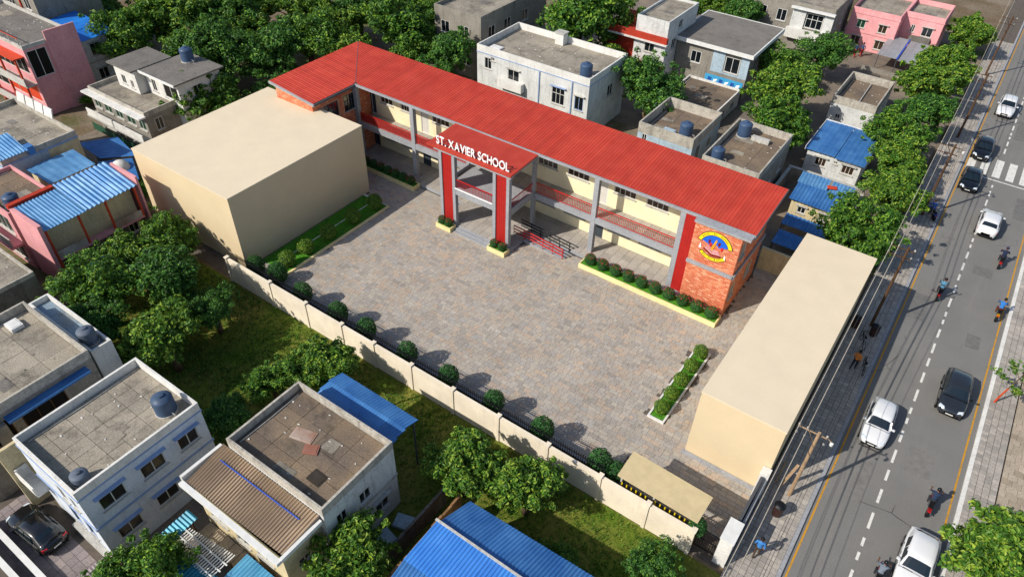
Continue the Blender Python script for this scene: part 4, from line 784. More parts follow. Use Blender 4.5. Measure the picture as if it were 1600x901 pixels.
for i in range(4): MB().hexa([(-70.3+i*1.5, 23.3, 5.2), (-69.0+i*1.5, 23.3, 5.2), (-69.0+i*1.5, 23.4, 5.2), (-70.3+i*1.5, 23.4, 5.2), (-70.3+i*1.5, 23.5, 6.0), (-69.0+i*1.5, 23.5, 6.0), (-69.0+i*1.5, 23.6, 6.0), (-70.3+i*1.5, 23.6, 6.0)]).build('leaning_panel', M_white, h)
h = house('small cream house under a flat pale blue metal roof', -60.3, -57.4, 18.6, 22.2, 3.9, M_creamh, 0, None, None, (1, 1), [('E', 1.2, 2.0, .9, .9, dict(nm=2, gm=M_dark)), ('E', 2.6, 2.0, .7, 1.2, dict(nm=1, gm=M_dark))]); corrugated(h, (-60.5, 18.4, 4.1), (-60.5, 22.4, 4.1), (-57.1, 22.3, 3.95), (-57.1, 18.5, 3.95), M_blue2, 1.3, .6, .012); hp(h, 'yard', M_creamh, (-57.38, -55, 20.5, 23, 0, 2.6))
h = house('pink framed house with wavy blue corrugated roof and concrete base', -53.0, -50.2, 14.5, 21.2, 5.2, M_creamh, 0, None, None, (1, 1), [('E', 4.3, 1.0, 1.0, 1.2, dict(nm=2)), ('E', 2.6, .9, .5, .5, PL), ('E', 6.0, 1.2, .8, 1.1, dict(nm=2))])
hp(h, 'base_storey', M_concdark, (-50.19, -50.12, 14.5, 16.1, 0, 2.5), (-50.19, -50.12, 17.4, 18.2, 0, 2.5), (-50.19, -50.12, 19.4, 20.05, 0, 2.5), (-50.19, -50.12, 16.1, 17.4, 0, .85), (-50.19, -50.12, 18.2, 19.4, 0, .95), (-50.19, -50.12, 20.05, 21.2, 0, 1.15), (-50.19, -50.12, 16.1, 17.4, 1.45, 2.5), (-50.19, -50.12, 18.2, 19.4, 2.25, 2.5), (-50.19, -50.12, 20.05, 21.2, 2.35, 2.5))
hp(h, 'balcony_slab', M_pink, (-50.11, -49.5, 14.4, 21.3, 2.45, 2.65)); hp(h, 'balcony_front', M_rusty, (-49.58, -49.5, 14.5, 16.7, 2.65, 3.2), (-49.58, -49.5, 19.0, 21.2, 2.65, 3.2))
for y in (14.35, 16.75, 18.85, 21.2): MB().box(-49.62, -49.48, y, y+.14, 2.65 if y > 15 else 0, 5.3).build('post', M_orange, h)
corrugated(h, (-53.0, 14.3, 5.75), (-53.0, 17.4, 5.75), (-49.3, 17.4, 5.3), (-49.3, 14.3, 5.3), M_blue2, .8, .26, .03); corrugated(h, (-53.4, 17.4, 5.9), (-53.4, 21.6, 5.9), (-49.3, 21.5, 5.4), (-49.3, 17.4, 5.36), metal_sheet('blue_white_sheet', '#4a83bd', '#7ba7cf', .08), .8, .36, .06)
hp(h, 'red_frame', M_pink, (-53.1, -49.4, 14.0, 14.28, 0, 5.75)); hp(h, 'red_frame', M_pink, (-52.8, -49.5, 21.62, 21.78, 0, 5.95)); hp(h, 'red_edge', M_redw, (-53.5, -53.1, 14.0, 17.3, 5.6, 5.95))
h = house('pink terrace house with a water tank beside the wavy blue roof', -60, -53.55, 13.9, 17.4, 5.2, M_pink, .35, M_pink, M_deck3, (4, 2), [('S', 1.5, 3.0, 1.6, 1.5, dict(nm=2, gm=M_dark)), ('S', 4.6, 3.0, 2.4, 1.5, dict(nm=3, gm=M_glassg)), ('S', 4.6, .5, 2.4, 1.7, dict(nm=2, gm=M_dark))])
hp(h, 'balcony_front', M_hood, (-60, -53.5, 13.1, 13.2, 2.6, 3.3)); hp(h, 'balcony_slab', M_pink, (-60, -53.5, 13.0, 13.89, 2.4, 2.59)); hp(h, 'porch_wall', M_redw, (-57.8, -53.6, 12.2, 12.35, 0, 1.0))
tank('blue water tank on the pink terrace beside the wavy blue roof', -54.6, 14.8, 4.88, .55, 1.05)
h = house('dark flat-roofed house at the left edge below the pink terrace', -56, -47.0, 7.8, 11.9, 4.4, M_concdark, .3, M_parapet, M_deck1, (4, 2), [('E', 2, 1.2, 1.2, 1.2, PL)])
t = thing('block_wall', 'grey concrete block wall below the pink framed house', 'wall', (-46.5, 12, 0))
for r_ in range(5):
    for k in range(8): MB().box(-46.6, -46.45, 8.9+k*.82+.01-(r_ % 2)*.3, 9.7+k*.82-(r_ % 2)*.3, .4*r_+.006, .4*r_+.394).build('block', M_concdark, t)
t = thing('blue_shed', 'small blue sheet lean-to at the foot of the concrete base', 'shed', (-47.6, 16.5, 0)); corrugated(t, (-49.0, 15.0, 1.5), (-49.0, 18.4, 1.5), (-46.6, 18.4, 1.2), (-46.6, 15.0, 1.2), M_blue2, .85, .3, .02); hp(t, 'wall', M_concdark, (-48.9, -46.8, 15.2, 18.2, 0, 1.15))
t = thing('blue_shed', 'low blue sheet shed roof between the green shuttered house and the tan block', 'shed', (-58.5, 25.6, 0)); corrugated(t, (-64.4, 24.4, 2.4), (-60.6, 24.2, 2.3), (-58.5, 26.4, 2.3), (-62.6, 27.2, 2.4), M_blue, 1.0, .5, .015); hp(t, 'wall', M_concrete, (-62.9, -59.6, 24.9, 26.4, 0, 2.15))
t = thing('blue_shed', 'second blue sheet lean-to touching the low blue shed', 'shed', (-57.4, 25, 0)); corrugated(t, (-60.4, 23.8, 2.2), (-56.5, 23.4, 1.9), (-55.6, 24.6, 1.9), (-58.6, 26.0, 2.2), M_blue, 1.0, .5, .015); hp(t, 'wall', M_bluewash, (-59.2, -56.6, 24.2, 25.0, 0, 1.75))
t = thing('fibre_bowl', 'white upturned bowl on the blue lean-to', 'basin', (-58.2, 24.6, 2.05)); MB().lathe([(.75, 0), (.72, .15), (.55, .45), (.25, .62), (.03, .66)], (0, 0, .05), 16).build('shell', M_white, t, smooth=True, world=False); MB().lathe([(.8, 0), (.8, .06)], (0, 0, 0), 16).build('rim', M_wtrim, t, world=False)
t = thing('yard_wall', 'low grey wall running to the corner of the tan block', 'wall', (-54.5, 22.2, 0))
for k in range(3): MB().box(-57.2+k*1.9, -55.34+k*1.9, 22.4-.1*k, 22.6-.1*k, 0, 1.8).build('panel', M_whitewall, t)
# --- lower left
h = house('flat-roofed house with stained deck and blue awning at the left edge', -42.4, -35.5, 2.0, 9.5, 6.0, M_concrete, .6, M_parapet, M_deck2, (4, 4), [('E', 1.6, 3.4, 2.0, 1.5, dict(nm=3, gm=M_dark, fm=M_poled, sill=False)), ('E', 4.3, 3.4, 2.4, 1.5, dict(nm=3, gm=M_dark, fm=M_poled, sill=False)), ('E', 4.3, 1.0, 1.4, 1.3, dict(nm=2, gm=M_dark))])
hp(h, 'awning', M_blue, (-35.49, -34.9, 2.1, 3.6, 4.95, 5.1), (-35.49, -34.9, 4.4, 9.0, 4.95, 5.1)); hp(h, 'pier', M_concrete, (-35.48, -35.1, 3.65, 4.3, 0, 4.9))
house('', -42.9, -36.0, 9.75, 11.0, 5.3, M_white, .4, M_white, deck('strip_deck', '#7f98ac', '#8a8f90'), (4, 1), [], root=h, wname='rear_strip')
tank('weathered blue tank on the rear strip of the stained house', -37.2, 10.3, 4.95, .5, 1.05, plain('tank_faded', '#5a6472', .6, .15)); clutter('pale slatted board on the stained roof at the left edge', -41.3, 8.2, 5.45, .9, .7, .25, M_wtrim, 'crate')
h = house('white two-storey house with blue window hoods in the lower left', -32.6, -27.1, 3.85, 10.7, 6.2, weather('cool_white', '#cdd3da', '#7b7f86', .35), .55, M_white, M_deck2, (5, 6), [('E', 1.35, 3.85, 1.35, 1.15, W2b), ('E', 3.6, 3.85, 1.35, 1.15, W2b), ('E', 5.7, 3.85, 1.2, 1.15, W2b), ('E', 1.35, 1.15, 1.3, 1.1, W2b), ('E', 3.6, 1.25, 1.3, 1.1, W2b), ('E', 5.8, 1.3, 1.0, .9, W2b), ('S', 3.2, 3.6, .6, 1.2, PL), ('S', 4.3, 3.8, .5, 1.0, PL), ('S', 4.2, 1.2, .7, 1.2, dict(nm=1, fm=M_bframe)), ('S', 2.8, 1.0, .8, 1.5, dict(nm=1, fm=M_bframe))], bands=[(3.0, 3.12, .06, M_bframe), (5.55, 5.63, .05, M_bframe)])
hp(h, 'stair_landing', M_white, (-33.6, -31.8, 3.2, 3.84, 2.4, 2.55), (-33.6, -33.5, 3.2, 3.84, 2.55, 3.3), (-33.5, -31.8, 3.16, 3.25, 2.55, 3.2)); hp(h, 'dividing_fin', M_creamh, (-33.9, -33.7, 3.0, 6, 0, 4.8)); hp(h, 'plinth_step', M_hood, (-30.6, -27.2, 3.55, 3.84, 0, .5))
tank('large blue water tank at the far corner of the white hooded house', -28.4, 9.6, 5.68, .55, 1.15, plain('tank_slate', '#3d5069', .5, .15)); tank('small grey-blue tank at the near corner of the white hooded house', -27.9, 4.6, 5.68, .42, .6, plain('tank_faded', '#5a6472', .6, .15))
h = house('stained white house with a brown slab roof and a blue lean-to', -24.5, -17.5, 10.3, 15.2, 5.6, M_whitewall, .55, M_parapet, M_deck3, (4, 4), [('E', 1.0, 3.2, .7, .9, PL), ('E', 2.6, 3.1, .8, .9, PL), ('E', 3.6, 1.0, 1.0, 1.2, dict(nm=2, hood=True)), ('E', 1.6, 1.0, .9, 1.1, dict(nm=2, hood=True))], bands=[(2.7, 2.82, .05, M_parapet)])
clutter('rusty and white sheet lying on the brown slab roof', -21.8, 13.0, 5.09, 1.3, .75, .03, M_rusty, 'scrap_sheet', .25); clutter('dark square hatch on the brown slab roof', -19.3, 11.6, 5.09, .9, .7, .02, plain('hatch', '#3a332c', .9, .2), 'hatch')
clutter('rusty brown scrap sheet overlapping the pale one on the slab roof', -20.8, 12.6, 5.09, .8, .6, .05, metal_sheet('rust_red', '#8c5a48', '#a8786a', .6, .8), 'scrap_sheet', .5)
t = thing('front_annex', 'annex with brown corrugated roof and white eave below the slab-roofed house', 'annex', (-21, 9.1, 0))
ww = [(.6, 1.9, 2.2, 3.6), (2.6, 3.6, 2.0, 3.7), (4.2, 5.4, 2.2, 3.4)]
mb = MB(); facade(mb, (-24.4, 7.9, 0), (1, 0, 0), (0, -1, 0), 6.5, 0, 4.3, ww); facade(mb, (-17.9, 7.9, 0), (0, 1, 0), (1, 0, 0), 2.38, 0, 4.4, [(.7, 1.5, 2.4, 2.9)]); facade(mb, (-24.4, 10.28, 0), (0, -1, 0), (-1, 0, 0), 2.38, 0, 4.4, []); mb.build('wall', M_creamh, t)
for (a, b, c, d) in ww: window(t, (-24.4+(a+b)/2+21, 7.9-9.1, c), 0, b-a, d-c, 2, M_frame, M_glassg)
window(t, (-17.9+21, 7.9-9.1+1.1, 2.4), PI/2, .8, .5, 2)
corrugated(t, (-24.7, 7.75, 4.62), (-17.75, 7.95, 4.62), (-17.75, 10.26, 4.9), (-24.9, 10.26, 4.9), M_brown, .75, .18, .05); hp(t, 'eave', M_wtrim, (-24.9, -17.6, 7.45, 7.72, 4.45, 4.68), (-17.73, -17.55, 7.72, 10.2, 4.5, 4.75), (-25.1, -24.92, 7.72, 10.2, 4.5, 4.85)); MB().hexa([(-24.2, 9.50, 4.85), (-18.4, 9.55, 4.85), (-18.4, 9.59, 4.86), (-24.2, 9.54, 4.86), (-24.2, 9.50, 4.90), (-18.4, 9.55, 4.90), (-18.4, 9.59, 4.91), (-24.2, 9.54, 4.91)]).build('blue_hose', M_navy, t)
t = thing('blue_lean_to', 'curved bright blue sheet roof behind the slab-roofed house', 'shed', (-21, 16.6, 0)); cs = [(15.25, 3.6), (15.7, 3.95), (16.2, 4.2), (16.9, 4.28), (17.9, 4.1)]
for i in range(4): corrugated(t, (-24.2, cs[i][0], cs[i][1]), (-18.3, cs[i][0], cs[i][1]), (-18.2, cs[i+1][0], cs[i+1][1]), (-24.1, cs[i+1][0], cs[i+1][1]), M_blue, 1.2, .2, .012)
for (x, y) in ((-24, 17.7), (-18.4, 17.7), (-21.2, 17.7)): MB().tube([(x, y, 0), (x, y, 4.0)], .06, 6).build('post', M_dgrey, t)
hp(t, 'wall', M_concdark, (-23.9, -18.5, 15.3, 15.5, 0, 3.5))
t = thing('side_yard_wall', 'old grey wall of the dark alley beside the slab-roofed house', 'wall', (-15.3, 13, 0))
for k in range(5): MB().box(-15.5, -15.35, 10.2+k*1.3, 11.47+k*1.3, 0, 1.5).build('panel', M_concdark, t)
for (l, x, y, r_) in (('bluish scrap sheet leaning in the alley by the slab-roofed house', -16.4, 14.3, .3), ('pale scrap sheet lying low in the alley', -16.5, 13.0, -.2), ('broken board heap in the alley near the tree', -16.6, 11.9, .5)): clutter(l, x, y, .02, 1.1, .8, .25, M_bluewash, 'scrap_heap', r_)
h = house('low house with large bright blue corrugated roof at the bottom edge', -13.0, -4.6, 9.5, 15.6, 3.1, M_creamh, 0, None, None, (1, 1), [('W', 2, 1.2, 1.0, 1.0, PL), ('W', 4.4, 1.2, 1.0, 1.0, PL)])
corrugated(h, (-13.4, 13.7, 3.85), (-4.4, 13.9, 3.85), (-4.4, 16.2, 3.4), (-13.0, 15.9, 3.4), M_blue, .8, .2, .03); corrugated(h, (-13.5, 11.4, 3.75), (-4.4, 11.6, 3.75), (-4.4, 13.9, 4.02), (-13.4, 13.75, 4.02), metal_sheet('mid_blue_sheet', '#3a7ccc', '#4a8cd8', .05), .8, .2, .03); corrugated(h, (-13.4, 9.2, 3.4), (-4.4, 9.3, 3.4), (-4.4, 11.6, 3.74), (-13.5, 11.5, 3.74), M_blue, .8, .2, .03)
hp(h, 'ridge', M_hood, (-13.5, -4.4, 13.74, 13.86, 4.03, 4.08)); hp(h, 'gable', M_creamh, (-13.02, -12.9, 9.6, 15.5, 3.0, 3.35)); 
t = thing('timber_wall', 'rough brown wall along the near side of the blue-roofed house', 'wall', (-14.2, 13, 0))
for k in range(9): MB().box(-14.15, -14.02, 9.4+k*.78, 10.16+k*.78, 0, 2.3+R.uniform(-.12, .12)).build('board', weather('rust_board', '#8a6a4a', '#3d2c20', .7), t)
# yard bottom left with car, teal sheds
yard = struct('yard', MB().box(-36, -24.9, -.5, 3.8, -.2, .0), M_joint); paver_field(yard, [(-35, -25.2, .2, 3.5)], [], .5, (.5, .6), pieces('yard_tile', ['#857c7c', '#8e8484', '#7b7373', '#958a86'], dirt=.35), .01, (-28, 1), 'yard_tile', jx=.02)
t = thing('yard_kerb', 'low white-topped wall in front of the parked black car', 'wall', (-31, 1.1, 0)); MB().box(-34.5, -27.5, .95, 1.15, 0, .55).build('panel', M_concrete, t); MB().box(-34.5, -27.5, .9, 1.2, .551, .62).build('coping', M_wtrim, t)
t = thing('yard_kerb', 'second white-topped wall in the bottom left corner', 'wall', (-31, .3, 0)); MB().box(-34.5, -28.5, .15, .35, 0, .8).build('panel', M_concrete, t); MB().box(-34.5, -28.5, .1, .4, .801, .87).build('coping', M_wtrim, t)
t = thing('striped_shed', 'small striped lean-to roof at the corner of the car yard', 'shed', (-26.2, 2.9, 0)); corrugated(t, (-27.0, 1.9, 1.2), (-27.0, 3.7, 1.2), (-25.4, 3.7, 1.0), (-25.4, 1.9, 1.0), metal_sheet('mauve_sheet', '#8f8284', '#a5989a', .2, .7), .6, .18, .02); hp(t, 'wall', M_concrete, (-26.9, -25.5, 2.0, 3.6, 0, .95))
t = thing('teal_shed', 'ragged teal corrugated roof with white slats in the lower left', 'shed', (-22.8, 6.3, 0))
corrugated(t, (-25.0, 5.4, 2.25), (-25.0, 7.35, 2.35), (-24.2, 7.35, 2.3), (-24.2, 5.4, 2.2), M_teal, .7, .2, .025); corrugated(t, (-24.2, 4.7, 2.15), (-20.9, 4.7, 2.05), (-20.9, 6.0, 2.1), (-24.2, 5.5, 2.2), M_teal, .7, .2, .025)
for k in range(20): MB().box(-24.1+k*.158, -24.04+k*.158, 5.6+.02*(k % 3), 6.8+.02*k, 2.2, 2.23).build('slat', M_wtrim, t)
for k in range(3): MB().box(-24.15, -20.9, 5.75+k*.4, 5.82+k*.4, 2.241, 2.28).build('cross_slat', M_wtrim, t)
for (x, y) in ((-24.9, 5.5), (-24.9, 7.2), (-21, 4.8), (-21, 6.8), (-24, 4.8)): MB().tube([(x, y, 0), (x, y, 2.05)], .05, 6).build('post', M_poled, t)
t = thing('teal_shed', 'pale turquoise ribbed shed roof below the brown corrugated annex', 'shed', (-19.6, 6.9, 0)); corrugated(t, (-20.7, 5.2, 1.95), (-18.4, 5.3, 1.9), (-18.4, 7.6, 2.05), (-20.7, 7.6, 2.1), metal_sheet('turquoise_sheet', '#4a92ba', '#66aacb', .12), .6, .2, .025); hp(t, 'wall', M_creamh, (-20.6, -18.5, 5.4, 7.5, 0, 1.85))
t = thing('terrace', 'brown tiled terrace between the teal shed and the annex', 'terrace', (-22, 7.4, 0)); hp(t, 'slab', M_cjoint, (-24.3, -20.8, 6.9, 7.88, 0, 1.2))
for i in range(5): MB().box(-24.25+i*.69, -23.6+i*.69, 6.93, 7.85, 1.2, 1.225).build('tile', M_tile2, t)
# ------------------------------------------------------------------ trees and shrubs
def leaf(mb, p, n, s, rr):
    """one folded leaf: four corners around a mid rib"""
    n = n.normalized(); a = n.cross(Vector((rr.uniform(-1, 1), rr.uniform(-1, 1), rr.uniform(-1, 1))))
    if a.length < 1e-3: return
    a.normalize(); b = n.cross(a); w = s*.26; i = len(mb.v); q = n*(-s*.12)
    mb.v += [tuple(p-a*s*.5+q), tuple(p+b*w-a*s*.05), tuple(p+a*s*.55+q*1.6), tuple(p-b*w-a*s*.05)]; mb.f.append((i, i+1, i+2, i+3)); mb.mi.append(0)
def crown_mesh(seed, mat, nc=70, nl=95, ls=.100, flat=.82, name='crown'):
    rr = random.Random(seed); mb = MB(); cl = []
    lobes = [(Vector((rr.uniform(-.5, .5), rr.uniform(-.5, .5), rr.uniform(-.25, .45))), rr.uniform(.42, .62)) for _ in range(8)]
    for _ in range(nc):
        c0, r_ = rr.choice(lobes); v = Vector((rr.gauss(0, 1), rr.gauss(0, 1), rr.gauss(.25, .9))).normalized()
        cl.append((c0+v*r_*rr.uniform(.55, 1.0), rr.uniform(.12, .25)))
    for _ in range(46):
        c0, r_ = rr.choice(lobes); v = Vector((rr.gauss(0, 1), rr.gauss(0, 1), rr.gauss(.2, .7))).normalized(); cl.append((c0+v*r_*rr.uniform(1.0, 1.35), rr.uniform(.06, .12)))
    for (c, r_) in cl:
        m = int(nl*(r_/.2)**1.6)
        for _ in range(m):
            v = Vector((rr.gauss(0, 1), rr.gauss(0, 1), rr.gauss(.15, .9))).normalized(); p = c+v*r_*rr.uniform(.45, 1.1)
            leaf(mb, Vector((p.x, p.y, p.z*flat)), v+Vector((rr.uniform(-.7, .7), rr.uniform(-.7, .7), rr.uniform(.1, .9))), ls*rr.uniform(.7, 1.35), rr)
    return mb.mesh(name, mat), [Vector((c.x, c.y, c.z*flat)) for c, _ in cl]
def trunk_mesh(seed, tips, zc):
    rr = random.Random(seed); mb = MB(); fk = Vector((rr.uniform(-.06, .06), rr.uniform(-.06, .06), -.38))
    mb.tube([(0, 0, -zc), (.02, 0, -zc*.8), tuple(fk)], [.105, .085, .07], 8)
    for t in rr.sample(tips, 16):
        m = fk.lerp(t, .5)+Vector((rr.uniform(-.08, .08), rr.uniform(-.08, .08), rr.uniform(-.02, .1))); mb.tube([tuple(fk), tuple(m), tuple(t)], [.045, .026, .010], 5)
    return mb.mesh('trunk', M_bark, True)
TV = []
for i in range(6):
    cm, tips = crown_mesh(40+i, M_leaf[(0, 1, 2, 0, 1, 2)[i]], 105, 122, (.088, .074, .098, .08, .09, .104)[i]); TV.append((cm, trunk_mesh(i, tips, 1.35)))
def tree(label, x, y, r, v, group=None, name='tree', lift=0.0):
    zc = max(r*1.02, 1.2)+.25+lift; t = thing(name, label, 'tree', (x, y, 0), 0, group); rz = R.uniform(0, 6.28); cm, tm = TV[v % 6]
    c = put('crown', cm, t, (0, 0, zc), rz); c.scale = (r*1.02, r*1.02, r*.95)
    k = put('trunk', tm, t, (0, 0, zc), rz); k.scale = (r*1.02, r*1.02, zc/1.35)
TREES = [
 ('first of the dark trees along the top left edge beside the blue tarpaulin', -90.4, 38.9, 3.7), ('second of the dark trees along the top left edge', -89.9, 41.6, 3.2), ('leafy tree rising right behind the blue tarpaulin roof', -84.1, 40.2, 2.9),
 ('yellow-green tree behind the left white penthouse', -76.9, 39.2, 3.9), ('tall tree above the penthouse with the water tank', -76.4, 44.0, 4.1), ('tree at the top edge left of the sandy clearing', -73.6, 48.3, 4.1), ('broad tree directly behind the blue penthouse tank', -65.7, 42.0, 4.1),
 ('bushy tree between the penthouse and the tan block roof', -59.8, 36.1, 3.1), ('small tree by the sandy clearing at the top', -77.5, 56.6, 2.3), ('tree just left of the red roof wing', -63.1, 46.1, 3.4), ('tree behind the outer corner of the red roof wing', -61.4, 49.7, 3.8),
 ('tree at the top edge right of the sandy clearing', -69.2, 56.2, 3.4), ('tree above the left corner of the red school roof', -63.8, 56.5, 2.9), ('tree at the top edge beyond the school roof corner', -65.7, 61.6, 3.0), ('large tree behind the left third of the school roof', -56.8, 58.9, 4.3),
 ('tree at the top edge touching the grey concrete house', -59.6, 65.9, 3.4), ('tree in front of the grey concrete house', -48.4, 56.6, 3.2), ('smaller tree close behind the ridge left of the white house', -52.9, 56.6, 2.6), ('very large tree behind the white house roof', -40.1, 71.0, 5.2),
 ('small tree against the red wall of the three-storey house', -36.0, 70.0, 2.1), ('large tree between the white house and the grey parapet roof', -26.8, 62.9, 3.7), ('tree at the top edge right of the red banded house', -34.7, 88.6, 2.4), ('tree behind the grey roof of the mural house', -32.0, 91.2, 2.8),
 ('tree behind the right corner of the grey roof at the top', -27.6, 88.9, 2.8), ('big tree between the annex and the roofless blockhouse', -15.6, 70.8, 3.5), ('tree beside the blue side of the mural house', -18.6, 78.5, 2.7), ('tree rising behind the right tank of the concrete house', -14.2, 66.2, 3.0),
 ('tree in front of the grey and white house at the top', -16.1, 85.0, 2.9), ('farthest street tree beside the pavement', -3.2, 103.0, 3.1), ('street tree below the pink house canopy', -4.1, 90.1, 3.5), ('street tree right of the roofless blockhouse', -4.2, 82.6, 3.6), ('street tree in front of the roofless blockhouse', -3.7, 77.0, 3.1),
 ('street tree opposite the zebra crossing', -4.0, 70.1, 3.1), ('street tree at the corner of the white hut with blue roof', -3.6, 65.3, 3.0), ('street tree between the two blue-roofed huts', -2.4, 60.6, 2.9), ('nearest street tree behind the narrow tan block', -2.6, 53.0, 3.3),
 ('small tree against the lit side of the big tan block', -46.1, 21.0, 2.2), ('tree below the pink framed house', -44.6, 17.6, 2.6), ('broad tree by the corner of the big tan block', -40.7, 18.2, 2.8), ('tree beside the concrete block wall', -43.2, 13.9, 2.9), ('round tree standing alone in the shaded grass lot', -36.1, 14.0, 2.6),
 ('tree behind the rear strip of the stained roof', -41.2, 11.6, 2.4), ('smaller tree towards the lit grass near the boundary wall', -36.8, 17.9, 2.0), ('slender tree beside the slab-roofed house in the lot', -28.6, 15.9, 1.8), ('bushy tree behind the curved blue roof', -26.6, 18.6, 2.1),
 ('low tree between the white hooded house and the slab roof', -28.3, 12.9, 1.7), ('left of two bright trees below the boundary wall', -14.9, 17.8, 2.2), ('right of two bright trees below the boundary wall', -11.4, 18.8, 2.0), ('bright tree at the bottom in front of the dark alley', -16.3, 10.2, 2.2),
 ('bright tree at the bottom beside the gate', -3.6, 18.9, 1.9), ('tree at the bottom left beside the car yard', -24.0, 3.4, 2.2), ('tree overhanging the pavement in the bottom right corner', 10.3, 29.0, 2.7), ('tree at the top edge behind the pink house', -12.9, 109, 2.9),
 ('tree at the top edge above the penthouse trees', -84.0, 46.2, 3.6), ('tree behind the middle of the trees left of the grey house', -53.5, 63.0, 3.3), ('tree close to the left end of the red roof ridge', -57.5, 52.0, 2.9), ('tree at the end of the row beside the large tan block roof', -57.0, 41.5, 2.5), ('tree behind the penthouse roof of the green shuttered house', -69.8, 41.1, 3.4), ('tree between the sandy clearing and the tan block', -70.4, 48.1, 3.2)]
for i, (l, x, y, r) in enumerate(TREES): tree(l, x, y, r*(.94 if -6 < x < 5 else 1.09 if y > 30 else 1.04), (i*5+i//6) % 6 if x < -20 or i % 2 else (2, 5, 0)[i % 3], 'leafy trees around the school')
for i, (l, x, y, r) in enumerate((('small young tree in the grass between blue roof and wall', -8.2, 17.5, .95), ('low leafy bush beside the curved blue roof', -17.0, 18.6, .9), ('low leafy bush below the wall, right of the curved blue roof', -15.8, 20.3, .7), ('low bush at the edge of the blue corrugated roof', -9.6, 16.9, .8), ('low bush between shed and tan block', -55.8, 24.6, 1.2), ('low bush at the left foot of the big tan block', -53.4, 22.8, .9), ('weedy bush beside the pink house side wall', -75, 31, .9))):
    t = thing('bush', l, 'bush', (x, y, 0), 0, 'low bushes around the lots'); cm, tm = TV[i % 6]; c = put('crown', cm, t, (0, 0, r*.8), i*1.3); c.scale = (r, r, r*.8); k = put('trunk', tm, t, (0, 0, r*.8), i*1.3); k.scale = (r, r, r*.6)
# young street tree with orange trunk
yt = thing('young_tree', 'thin young tree with orange painted trunk on the sunny pavement', 'tree', (8.95, 43.6, 0)); mb = MB(); mb.tube([(0, 0, 0), (.1, .05, .8), (.25, .15, 1.5)], [.07, .06, .05], 7); mb.build('painted_trunk', plain('trunk_orange', '#b8431f', .8, .15), yt, world=False)
mb = MB(); mb.tube([(.25, .15, 1.5), (.45, .3, 2.4), (.6, .5, 3.3)], [.05, .035, .015], 6)
br = [((.35, .22, 1.9), (-.9, .1, 2.5)), ((.4, .25, 2.1), (1.5, .1, 2.7)), ((.45, .3, 2.4), (-.2, 1.0, 2.9)), ((.5, .4, 2.7), (1.3, .9, 3.0)), ((.35, .2, 1.8), (.7, -.6, 2.0)), ((.55, .45, 3.0), (.5, .6, 3.6))]
for a, b in br: mb.tube([a, b], [.025, .008], 5)
mb.build('trunk', M_bark, yt, world=False); mb = MB(); rr = random.Random(5)
for a, b in br:
    A, B = Vector(a), Vector(b)
    for k in range(60): p = A.lerp(B, rr.uniform(.4, 1.1))+Vector((rr.gauss(0, .17), rr.gauss(0, .17), rr.gauss(0, .1))); leaf(mb, p, Vector((rr.uniform(-.5, .5), rr.uniform(-.5, .5), 1)), rr.uniform(.2, .34), rr)
mb.build('crown', M_leaf[2], yt, world=False)
# clipped shrubs
def shrub_mesh(seed, mat, n=1500, ls=.13, zs=1.15):
    rr = random.Random(seed); mb = MB()
    for _ in range(n):
        v = Vector((rr.gauss(0, 1), rr.gauss(0, 1), rr.gauss(0, 1))).normalized(); k = rr.choice((rr.uniform(.9, 1.03), rr.uniform(.9, 1.03), rr.uniform(.6, .9)))*(1+.06*math.sin(7*v.x+seed)*math.cos(6*v.y))
        leaf(mb, Vector((v.x*k, v.y*k, v.z*k*zs)), v+Vector((rr.uniform(-.6, .6), rr.uniform(-.6, .6), rr.uniform(-.2, .7))), ls*rr.uniform(.7, 1.3), rr)
    return mb.mesh('foliage', mat)
SV = [shrub_mesh(i, M_leaf[3], 2600, .17, 1.2) for i in range(2)]; SL = [shrub_mesh(9+i, M_leaf[2], 2400, .17, .95) for i in range(2)]
STEM = MB().tube([(0, 0, 0), (0, 0, .9)], [.08, .05], 6).mesh('stem', M_bark)
def shrub(label, x, y, r, zc, meshes, group, i):
    t = thing('shrub', label, 'shrub', (x, y, 0), 0, group); c = put('foliage', meshes[i % 2], t, (0, 0, zc), i*1.7); c.scale = (r, r, r*1.05); s_ = put('stem', STEM, t); s_.scale = (1, 1, zc)
WS = [(-34.03, 'second'), (-30.5, 'third'), (-27.65, 'fourth'), (-24.07, 'fifth'), (-20.48, 'sixth'), (-16.9, 'seventh'), (-13.25, 'eighth'), (-9.24, 'ninth')]
for i, (x, o_) in enumerate(WS): shrub('%s clipped shrub along the boundary wall, counted from the big tan block' % ('first second third fourth fifth sixth seventh eighth'.split()[i]), x+R.uniform(-.1, .1), 23.25, R.uniform(.66, .76), R.uniform(1.32, 1.48), SV, 'clipped shrubs along the boundary wall', i)
shrub('clipped shrub touching the far corner of the guard shelter', -8.25, 23.3, .66, 1.2, SV, 'clipped shrubs along the boundary wall', 1)
shrub('dark shrub at the corner of the big tan block and the wall', -39.6, 23.5, .7, .95, SV, 'clipped shrubs along the boundary wall', 0); shrub('dark shrub at the near end of the left lawn strip', -37.6, 23.9, .75, .95, SV, 'clipped shrubs along the boundary wall', 1)
shrub('small shrub at the gate end of the guard shelter', -3.0, 22.5, .5, 1.9, SV, 'clipped shrubs along the boundary wall', 0)
for i, y in enumerate((25.6, 27.5, 29.9, 32.7, 35.3)): shrub('%s round topiary on the left lawn, counted from the boundary wall' % 'first second third fourth fifth'.split()[i], -38.5, y, .66, .85, SL, 'round topiary on the left lawn', i)
for i, y in enumerate((29.8, 31.2, 32.65, 34.2, 35.8)): shrub('%s round topiary on the narrow island lawn, counted from the street end' % 'first second third fourth fifth'.split()[i], -8.45, y, .50, .62, SL, 'round topiary on the island lawn', i)
FLW = MB(); rr = random.Random(3)
